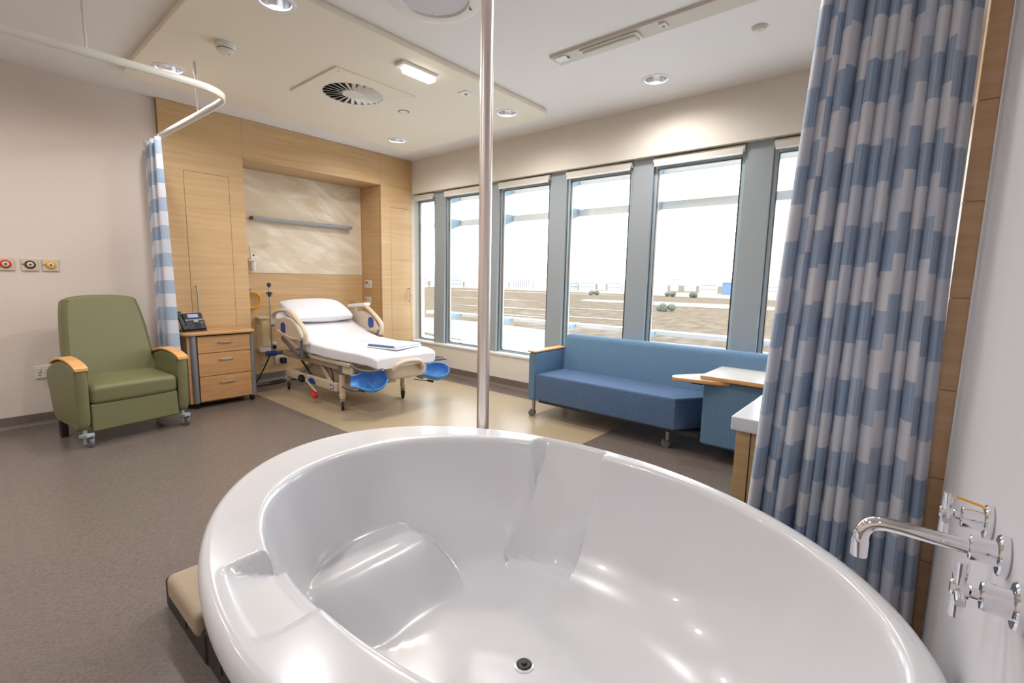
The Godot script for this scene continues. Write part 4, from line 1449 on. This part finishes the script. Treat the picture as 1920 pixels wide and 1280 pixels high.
	part("brake_sector", B.new().prism(fan, 0.004, Transform3D(Basis(V(0, 0, 1), V(0, 1, 0), V(1, 0, 0)), V(-0.341, 0, 0)), 0.001), M.blue_deep, t)
	# corner bumper at the head
	for s in [-1, 1]:
		var bb := part("bumper_bar", B.new().bar(V(0.10 * s, 0.392, -0.86), V(0.38 * s, 0.392, -0.86), 0.022, 14), M.grey_plastic, t)
		part("bumper_cap", B.new().bar(V(0.37 * s, 0.392, -0.86), V(0.455 * s, 0.392, -0.86), 0.03, 16), M.blue_deep, bb)
	part("head_frame", B.new().rc(V(-0.12, 0.36, -0.89), V(0.12, 0.42, -0.74), 0.012), M.bed_beige_dark, t)
	# calf supports: open blue scoops on arms at the foot corners
	for s in [-1, 1]:
		var ax := part("calf_arm", B.new().tube(smooth([V(0.27 * s, 0.36, 0.55), V(0.29 * s, 0.29, 0.64), V(0.31 * s, 0.262, 0.74)], 4), 0.014, 10), M.bed_beige_dark, t)
		var xf := Transform3D(Basis(V(0, 1, 0), 1.0) * Basis(V(0, 0, 1), 0.80), V(-0.315, 0.345, 0.81)) if s < 0 else Transform3D(Basis(V(0, 1, 0), 1.2) * Basis(V(0, 0, 1), 0.55), V(0.375, 0.345, 0.83))
		var f := func(u: float, v: float) -> Vector3:
			# a trough that widens and closes like a heel cup; u across, v along
			var k := clampf((v - 0.55) / 0.45, 0.0, 1.0)
			var wd := lerpf(0.055, 0.105, smoothstep(0.0, 0.6, v)) * sqrt(maxf(0.0, 1.0 - k * k * 0.985))
			var a := lerpf(-1.65, 1.65, u)
			return V(sin(a) * wd, -cos(a) * wd * 0.95 + 0.02 * k * k, lerpf(-0.155, 0.15, v))
		part("calf_support", B.new().sheet(28, 30, f, 0.008, Vector2.ONE, xf), M.blue_plastic, ax)
		var wr := [V(-0.335, 0.235, 0.36), V(-0.345, 0.222, 0.50), V(-0.345, 0.228, 0.64), V(-0.335, 0.246, 0.72)] if s < 0 else [V(0.30, 0.235, 0.62), V(0.33, 0.232, 0.70), V(0.37, 0.232, 0.78)]
		part("release_wire", B.new().tube(smooth(wr, 4), 0.004, 8), M.dark_plastic, ax)
		var e: Vector3 = wr[-1]
		part("release_grip", B.new().rb(V(0.02, 0.022, 0.085), 0.008, T(e.x, e.y, e.z)), M.dark_plastic, ax)

func pan_rings() -> Array:
	var rings := []
	for l in [[0.325, 0.80], [0.333, 0.93], [0.355, 0.985], [0.41, 1.0], [0.44, 1.0], [0.452, 0.985]]:
		var r := PackedVector3Array()
		for k in 48:
			var a := TAU * k / 48.0
			r.append(V(0.05 + signf(cos(a)) * pow(absf(cos(a)), 0.45) * 0.25 * l[1], l[0], 0.64 + signf(sin(a)) * pow(absf(sin(a)), 0.6) * 0.262 * l[1]))
		rings.append(r)
	return rings

func bed_things() -> void:
	var pf := func(q: Vector3) -> Vector3:
		var u := q.x / 0.33
		var w := q.z / 0.22
		var k := sqrt(maxf(0.0, 1.0 - 0.86 * pow(absf(u), 2.6))) * sqrt(maxf(0.0, 1.0 - 0.86 * pow(absf(w), 2.6)))
		return V(q.x * (1.0 - 0.04 * w * w), q.y * k * (1.0 + 0.06 * sin(q.x * 9.0) * cos(q.z * 7.0)), q.z * (1.0 - 0.05 * u * u))
	var p := thing("pillow", "plump white pillow on the raised head of the birthing bed", "pillow", BED + V(0.01, 0.845, -0.68))
	p.rotation.x = 0.36
	part("case", B.new().rb(V(0.66, 0.17, 0.45), 0.03, T(0, 0, 0), 2, 10, pf), M.linen, p)
	part("case_hem", B.new().rb(V(0.60, 0.006, 0.012), 0.002, T(0, -0.012, 0.218)), M.linen, p)
	var g := thing("folded_gown", "folded pale blue gown lying near the foot of the bed", "gown", BED + V(0.075, 0.578, 0.625), 0.26)
	part("lower_fold", B.new().rb(V(0.37, 0.014, 0.34), 0.006, T(0, 0.008, 0), 2), M.linen, g)
	part("upper_fold", B.new().rb(V(0.36, 0.018, 0.33), 0.008, T(0.006, 0.023, -0.004), 2), M.gown, g)
	part("blue_border", B.new().rb(V(0.022, 0.008, 0.29), 0.003, T(-0.168, 0.030, -0.012)).rb(V(0.012, 0.014, 0.29), 0.003, T(-0.172, 0.024, -0.012)), M.gown_blue, g)
	part("neck_tie", B.new().tube(smooth([V(-0.03, 0.036, -0.08), V(0.03, 0.038, -0.02), V(0.09, 0.037, -0.05), V(0.12, 0.036, 0.02)], 5), 0.003, 6), M.gown, g)
	var iv := thing("iv_pole", "thin infusion pole with dark clamp at the bed's head corner", "infusion pole", BED + V(-0.405, 0.422, -0.86))
	part("rod", B.new().bar(V(0, 0, 0), V(0, 0.66, 0), 0.007, 12), M.brushed, iv)
	part("clamp", B.new().rb(V(0.03, 0.05, 0.03), 0.008, T(0, 0.59, 0)).rb(V(0.04, 0.02, 0.02), 0.005, T(-0.012, 0.60, 0)), M.dark_plastic, iv)
	part("hook_head", B.new().disc_rod(0.006, 0.62, 0.67, 10).rb(V(0.038, 0.042, 0.03), 0.012, T(0, 0.688, 0), 2), M.dark_plastic, iv)
	part("clamp_knob", B.new().rb(V(0.012, 0.02, 0.012), 0.004, T(0.022, 0.60, 0.004)), M.blue_deep, iv)
	var cb := B.new()
	cb.tube(smooth([V(2.10, 0.36, -5.13), V(2.075, 0.25, -5.19), V(2.03, 0.10, -5.27), V(2.005, 0.02, -5.33), V(2.06, 0.006, -5.36), V(2.18, 0.006, -5.35), V(2.29, 0.007, -5.36), V(2.36, 0.02, -5.42), V(2.30, 0.012, -5.47), V(2.22, 0.006, -5.44), V(2.36, 0.006, -5.41), V(2.48, 0.007, -5.43), V(2.56, 0.006, -5.40), V(2.50, 0.006, -5.35)], 7), 0.0065, 8)
	solo("power_cable", cb, M.black, "black power cable looping on the floor under the bed's head", "cable")

# ---------------------------------------------------------------- things in the niche
func wall_plate(t: Node3D, w: float, h: float, m: Material) -> void:
	part("plate", B.new().prism(round_rect(w, h, 0.006), 0.010, Transform3D(), 0.002), m, t)

func niche_things() -> void:
	var sl := thing("bed_light", "long slim grey light bar across the leaf-patterned panel", "lamp", V(2.745, 1.82, ZN + 0.004))
	part("bar", B.new().rc(V(-0.60, -0.018, 0.02), V(0.585, 0.016, 0.085), 0.004), M.grey_metal, sl)
	part("back_plate", B.new().rc(V(-0.60, -0.01, 0.0), V(0.585, 0.012, 0.022), 0.002), M.grey_metal, sl)
	part("end_cap", B.new().rc(V(-0.607, -0.018, 0.0), V(-0.598, 0.016, 0.085), 0.003), M.bronze, sl)
	part("lens_strip", B.new().rc(V(-0.58, -0.021, 0.03), V(0.57, -0.017, 0.075), 0.001), M.blind_white, sl)
	# sockets on the right-hand reveal
	var s1 := thing("reveal_socket", "white double socket on the niche's right reveal, upper of two", "socket", V(3.507, 1.115, -5.435), -PI / 2, "plates on the niche's right reveal")
	wall_plate(s1, 0.15, 0.10, M.white_plastic)
	for k in 2:
		part("switch", B.new().rb(V(0.018, 0.03, 0.006), 0.002, T(-0.045 + 0.03 * k, 0.02, 0.011)), M.grey_plastic, s1)
		for q in 3:
			part("pin_hole", B.new().bx(V(0.02 + 0.035 * k + 0.006 * (q - 1) - 0.002, -0.02 + (0.014 if q == 1 else 0.0), 0.0095), V(0.02 + 0.035 * k + 0.006 * (q - 1) + 0.002, -0.012 + (0.014 if q == 1 else 0.0), 0.0106)), M.black, s1)
	var s2 := thing("call_socket", "small white plate with red button on the niche's right reveal, lower of two", "socket", V(3.507, 0.905, -5.445), -PI / 2, "plates on the niche's right reveal")
	wall_plate(s2, 0.13, 0.085, M.white_plastic)
	part("button", B.new().disc_rod(0.012, 0, 0.008, 16, Transform3D(Basis(V(1, 0, 0), PI / 2), V(-0.03, 0.012, 0.009)), 0.002), M.red_plastic, s2)
	# flowmeter at the niche's left edge
	var fm := thing("flowmeter", "small white flowmeter with green dot at the niche's left edge", "flowmeter", V(2.135, 1.36, ZN + 0.004))
	part("bracket", B.new().rc(V(-0.035, -0.01, 0.0), V(0.025, 0.03, 0.03), 0.005), M.white_plastic, fm)
	part("gauge_tube", B.new().bar(V(-0.012, 0.02, 0.04), V(-0.016, 0.155, 0.04), 0.010, 14), M.white_plastic, fm)
	part("bottle", B.new().lathe([Vector2(0, -0.11), Vector2(0.024, -0.11), Vector2(0.027, -0.1), Vector2(0.027, -0.02), Vector2(0.018, -0.008), Vector2(0.018, 0.004), Vector2(0, 0.004)], 20, T(0.004, 0, 0.045)), M.white_plastic, fm)
	part("dot", B.new().rb(V(0.02, 0.02, 0.012), 0.006, T(0.012, 0.06, 0.045), 2), M.far_green if false else mat("green_dot", Color(0.05, 0.45, 0.14), 0.4), fm)
	part("scale", B.new().rb(V(0.012, 0.008, 0.01), 0.003, T(-0.002, -0.005, 0.072)), M.red_plastic, fm)
	# coil of yellow tube
	var y := thing("yellow_tube", "coiled yellow tube hanging at the niche's left edge", "tube", V(2.105, 0.935, ZN + 0.03))
	var cp := []
	for k in 34:
		var a := PI / 2 - TAU * k / 15.0
		cp.append(V(cos(a) * (0.088 + 0.004 * sin(k)), sin(a) * 0.088, 0.008 * k / 33.0 * 3.0))
	part("coil", B.new().tube(smooth(cp, 3), 0.009, 8), M.yellow_tube, y)
	part("connector", B.new().bar(V(0.0, 0.085, 0.0), V(-0.002, 0.125, 0.0), 0.011, 12), mat("lilac", Color(0.55, 0.56, 0.85), 0.4), y)
	part("hook", B.new().bar(V(0, 0.09, -0.03), V(0, 0.09, 0.02), 0.005, 8), M.brushed, y)
	# clear holder
	var h := thing("suction_holder", "clear plastic jar holder on the wall between cabinet and bed", "holder", V(2.205, 0.36, ZN))
	part("jar", B.new().rc(V(-0.055, 0.03, 0.01), V(0.055, 0.37, 0.10), 0.02, 2), M.acrylic, h)
	part("lid", B.new().rc(V(-0.06, 0.36, 0.005), V(0.06, 0.385, 0.105), 0.008), M.cream_plastic, h)
	part("base_plate", B.new().rc(V(-0.06, -0.01, 0.0), V(0.06, 0.035, 0.10), 0.006), M.white_plastic, h)
	part("scale", B.new().rc(V(-0.03, 0.06, 0.094), V(0.03, 0.34, 0.102), 0.002), mat("scale_cream", Color(0.84, 0.76, 0.56), 0.5), h)
	part("lead", B.new().tube(smooth([V(0.01, -0.01, 0.05), V(0.025, -0.08, 0.05), V(0.02, -0.14, 0.05), V(-0.05, -0.18, 0.05)], 5), 0.004, 6), M.grey_plastic, h)
	for k in 2:
		var s := thing("niche_socket", ["white wall socket with black plug behind the infusion pole", "low cream wall socket with large black plug behind the bed's head"][k], "socket", [V(2.315, 0.405, ZN), V(2.415, 0.235, ZN)][k], 0, "sockets low in the bed niche")
		wall_plate(s, 0.10 if k == 0 else 0.15, 0.09 if k == 0 else 0.12, M.white_plastic if k == 0 else M.cream_plastic)
		part("plug", B.new().rb(V(0.045, 0.05, 0.05) * (1.0 if k == 0 else 1.35), 0.012, T(0.01, -0.012, 0.034), 2), M.black, s)

# ---------------------------------------------------------------- bedside cabinet, phone
func bedside_cabinet() -> void:
	var o := V(1.565, 0, -4.95)
	var c := thing("bedside_cabinet", "beech three-drawer bedside cabinet on castors with silver corner posts", "cabinet", o)
	var top := smooth2(P2([-0.345, 0.0, -0.335, 0.13, -0.27, 0.185, -0.1, 0.192, 0.15, 0.192, 0.25, 0.18, 0.265, 0.12, 0.268, -0.1, 0.255, -0.165, 0.0, -0.172, -0.25, -0.172, -0.335, -0.15]), 4)
	part("top", B.new().prism(top, 0.028, Transform3D(Basis(V(1, 0, 0), V(0, 0, 1), V(0, 1, 0)), V(0, 0.668, 0)), 0.006), M.beech, c)
	part("body", B.new().rc(V(-0.29, 0.05, -0.165), V(0.235, 0.665, 0.14), 0.004), M.beech, c)
	var ys := [[0.503, 0.655], [0.292, 0.498], [0.062, 0.287]]
	for y in ys:
		var d := part("drawer", B.new().rc(V(-0.212, y[0], 0.135), V(0.222, y[1], 0.156), 0.003), M.beech, c)
		var hy: float = y[1] - 0.062
		part("handle", B.new().tube(smooth([V(-0.052, hy, 0.153), V(-0.045, hy, 0.168), V(0.0, hy + 0.003, 0.176), V(0.06, hy, 0.168), V(0.067, hy, 0.153)], 5), 0.005, 8), M.brushed, d)
	part("corner_post", B.new().disc_rod(0.026, 0.055, 0.668, 24, T(-0.243, 0, 0.138)), M.grey_metal, c)
	part("corner_post", B.new().disc_rod(0.022, 0.055, 0.668, 24, T(0.243, 0, 0.138)), M.grey_metal, c)
	part("drawer_gap", B.new().bx(V(-0.215, 0.055, 0.1), V(0.225, 0.662, 0.1405)), M.dark_gap, c)
	for p in [[-0.235, 0.12], [0.23, 0.12], [-0.235, -0.12], [0.22, -0.12]]:
		var w := B.new()
		w.disc_rod(0.024, -0.014, 0.014, 18, T(p[0], 0.024, p[1]) * Transform3D(Basis(V(0, 1, 0), 0.5) * Basis(V(0, 0, 1), PI / 2), Vector3()), 0.005)
		w.rb(V(0.034, 0.02, 0.034), 0.006, T(p[0], 0.048, p[1]))
		part("caster", w, M.black, c)

func telephone() -> void:
	var o := V(1.345, 0.696, -4.94)
	var t := thing("desk_phone", "black desk telephone with lit screen on the bedside cabinet", "telephone", o, 0.18)
	# wedge body: outline (z, y), pushed along x
	var across := Basis(V(0, 0, 1), V(0, 1, 0), V(1, 0, 0))
	var tilt := -0.95                                       # face plate leans back
	var fx := Transform3D(Basis(V(1, 0, 0), tilt), V(0.035, 0.075, 0.0))
	part("body", B.new().rb(V(0.165, 0.165, 0.024), 0.008, Transform3D(Basis(V(1, 0, 0), -0.55), V(0.035, 0.085, 0.005)), 2), M.phone_black, t)
	var face := Transform3D(Basis(V(1, 0, 0), -0.55), V(0.035, 0.085, 0.005))
	part("screen_bezel", B.new().rb(V(0.14, 0.055, 0.006), 0.003, face * T(0.0, 0.048, 0.012)), M.black, t)
	part("screen", B.new().rb(V(0.088, 0.036, 0.004), 0.0015, face * T(-0.002, 0.05, 0.0155)), M.screen, t)
	part("silver_band", B.new().rb(V(0.15, 0.012, 0.005), 0.002, face * T(0.0, 0.012, 0.012)).rb(V(0.04, 0.03, 0.005), 0.002, face * T(0.01, 0.0, 0.0118)), M.grey_metal, t)
	for r in 4:
		for c in 3:
			part("key", B.new().rb(V(0.014, 0.009, 0.006), 0.002, face * T(-0.01 + 0.02 * c, -0.025 - 0.014 * r, 0.013)), M.dark_plastic, t)
	part("nav_key", B.new().disc_rod(0.011, 0, 0.005, 18, face * Transform3D(Basis(V(1, 0, 0), PI / 2), V(0.052, -0.02, 0.011)), 0.001), M.grey_plastic, t)
	var hs := B.new()
	var hp := smooth([Vector3(-0.075, 0.155, -0.035), Vector3(-0.073, 0.12, -0.005), Vector3(-0.07, 0.075, 0.022), Vector3(-0.068, 0.03, 0.045)], 5)
	hs.tube(hp, 0.017, 12, Vector2(1.2, 0.75))
	hs.rb(V(0.05, 0.045, 0.035), 0.012, T(-0.075, 0.155, -0.03, -0.55, 0, 0), 2).rb(V(0.05, 0.045, 0.035), 0.012, T(-0.066, 0.035, 0.052, -0.55, 0, 0), 2)
	part("handset", hs, M.dark_plastic, t)
	part("stand", B.new().rb(V(0.19, 0.012, 0.15), 0.005, T(0.015, 0.007, 0.0)).rb(V(0.15, 0.11, 0.02), 0.006, T(0.035, 0.055, -0.05, 0.35, 0, 0)), M.phone_black, t)
	part("cord", B.new().tube(smooth([V(-0.07, 0.02, 0.06), V(-0.11, 0.008, 0.05), V(-0.15, 0.008, 0.01), V(-0.13, 0.010, -0.04), V(-0.09, 0.012, -0.06)], 6), 0.006, 8), M.phone_black, t)

# ---------------------------------------------------------------- armchair
func armchair() -> void:
	var t := thing("armchair", "olive green vinyl recliner armchair with beech arm tops on castors", "armchair", V(0.80, 0, -4.325), deg_to_rad(9.73))
	var back_o := smooth2(P2([-0.275, 0.0, -0.272, 0.16, -0.255, 0.40, -0.232, 0.585, -0.205, 0.622, -0.12, 0.640, 0.0, 0.645, 0.12, 0.640, 0.20, 0.622, 0.230, 0.585, 0.262, 0.40, 0.278, 0.16, 0.28, 0.0]), 4)
	part("backrest", B.new().prism(back_o, 0.13, T(0, 0.385, -0.43, -0.20, 0, 0), 0.03), M.green_vinyl, t)
	var sf := func(q: Vector3) -> Vector3:
		var k := 1.0 - pow(absf(q.x) / 0.30, 4.0)
		return V(q.x, q.y + (0.014 * k if q.y > 0.0 else 0.0), q.z + (0.010 * k if q.z > 0.2 else 0.0))
	part("seat_cushion", B.new().rb(V(0.545, 0.125, 0.44), 0.035, T(0.0, 0.368, -0.185, 0.06, 0, 0), 3, 6, sf), M.green_vinyl, t)
	part("footrest_panel", B.new().rb(V(0.54, 0.195, 0.05), 0.014, T(0.0, 0.202, 0.005, -0.06, 0, 0), 2), M.green_vinyl, t)
	part("under_body", B.new().rc(V(-0.265, 0.14, -0.42), V(0.265, 0.31, -0.03), 0.01), M.dark_plastic, t)
	# arms: outline (z, y), pushed along x
	var across := Basis(V(0, 0, 1), V(0, 1, 0), V(1, 0, 0))
	var ao := smooth2(P2([0.02, 0.135, 0.045, 0.33, 0.052, 0.535, 0.03, 0.560, -0.07, 0.586, -0.20, 0.596, -0.33, 0.575, -0.44, 0.53, -0.495, 0.46, -0.475, 0.36, -0.43, 0.20, -0.40, 0.155, -0.33, 0.135, -0.12, 0.13]), 4)
	var top_o := PackedVector2Array()
	var tp := smooth([V(0.062, 0.545, 0), V(0.03, 0.564, 0), V(-0.07, 0.590, 0), V(-0.20, 0.600, 0), V(-0.31, 0.584, 0), V(-0.40, 0.553, 0)], 5)
	for q in tp:
		top_o.append(Vector2(q.x, q.y))
	for i in tp.size():
		var q: Vector3 = tp[tp.size() - 1 - i]
		top_o.append(Vector2(q.x - 0.002, q.y + 0.018))
	for s in [-1, 1]:
		var x0 := -0.345 if s < 0 else 0.275
		var a := part("arm", B.new().prism(ao, 0.07, Transform3D(across, V(x0, 0, 0)), 0.016), M.green_vinyl, t)
		part("arm_top", B.new().prism(top_o, 0.074, Transform3D(across, V(x0 - 0.002, 0, 0)), 0.004), M.edge_maple, a)
	for s in [-1, 1]:
		var cx: float = 0.305 * s
		var l := part("caster", B.new().disc_rod(0.034, -0.011, 0.011, 24, T(cx + 0.012, 0.034, 0.012) * Transform3D(Basis(V(0, 1, 0), 0.35) * Basis(V(0, 0, 1), PI / 2), Vector3()), 0.004), M.grey_plastic, t)
		var fk := B.new()
		fk.rb(V(0.055, 0.028, 0.075), 0.008, T(cx + 0.005, 0.085, 0.01, -0.15, 0.35, 0), 2)
		fk.rb(V(0.008, 0.075, 0.03), 0.003, T(cx - 0.006, 0.06, 0.005, 0, 0.35, 0)).rb(V(0.008, 0.075, 0.03), 0.003, T(cx + 0.03, 0.06, 0.015, 0, 0.35, 0))
		fk.disc_rod(0.014, 0.09, 0.14, 14, T(cx, 0, -0.005))
		part("caster_fork", fk, M.caster_grey, l)
		part("rear_leg", B.new().rc(V(cx - 0.022, 0.0, -0.42), V(cx + 0.022, 0.16, -0.375), 0.006), M.dark_plastic, t)

# ---------------------------------------------------------------- outlets on the plain wall
func wall_outlets() -> void:
	var xs := [0.262, 0.391, 0.504]
	var ring := [M.red_plastic, M.dark_plastic, M.yellow_tube]
	var words := ["gas outlet plate with red-edged socket, leftmost of the row above the armchair", "gas outlet plate with black ring, middle of the row above the armchair", "gas outlet plate with yellow ring, rightmost of the row above the armchair"]
	for k in 3:
		var t := thing("gas_outlet", words[k], "gas outlet", V(xs[k], 1.255, ZL), 0, "gas outlets on the plain wall")
		wall_plate(t, 0.094, 0.094, M.cream_plastic)
		var rx := Basis(V(1, 0, 0), PI / 2)
		part("ring", B.new().lathe([Vector2(0.020, 0.009), Vector2(0.030, 0.009), Vector2(0.031, 0.014), Vector2(0.027, 0.019), Vector2(0.020, 0.019)], 28, Transform3D(rx, Vector3())), ring[k], t)
		part("socket", B.new().lathe([Vector2(0.0, 0.009), Vector2(0.021, 0.009), Vector2(0.020, 0.024), Vector2(0.012, 0.027), Vector2(0.007, 0.027), Vector2(0.0, 0.020)], 24, Transform3D(rx, Vector3())), M.cream_plastic, t)
		part("bore", B.new().disc_rod(0.0065, 0.0, 0.0275, 12, Transform3D(rx, Vector3())), M.black, t)
		part("lever", B.new().rb(V(0.02, 0.008, 0.008), 0.003, T(-0.034, 0.004, 0.014)), M.brushed, t)
	var s := thing("wall_socket", "small white wall socket beside the armchair's left arm", "socket", V(0.398, 0.42, ZL))
	wall_plate(s, 0.095, 0.095, M.white_plastic)
	for q in 2:
		part("rocker", B.new().rb(V(0.02, 0.03, 0.008), 0.002, T(-0.022 + 0.044 * q, 0.012, 0.012)), M.cream_plastic, s)
		part("pin_hole", B.new().bx(V(-0.026 + 0.044 * q, -0.03, 0.009), V(-0.018 + 0.044 * q, -0.022, 0.0106)), M.black, s)
	part("plug", B.new().rb(V(0.04, 0.04, 0.045), 0.008, T(0.055, 0.01, 0.03)), M.dark_plastic, s)
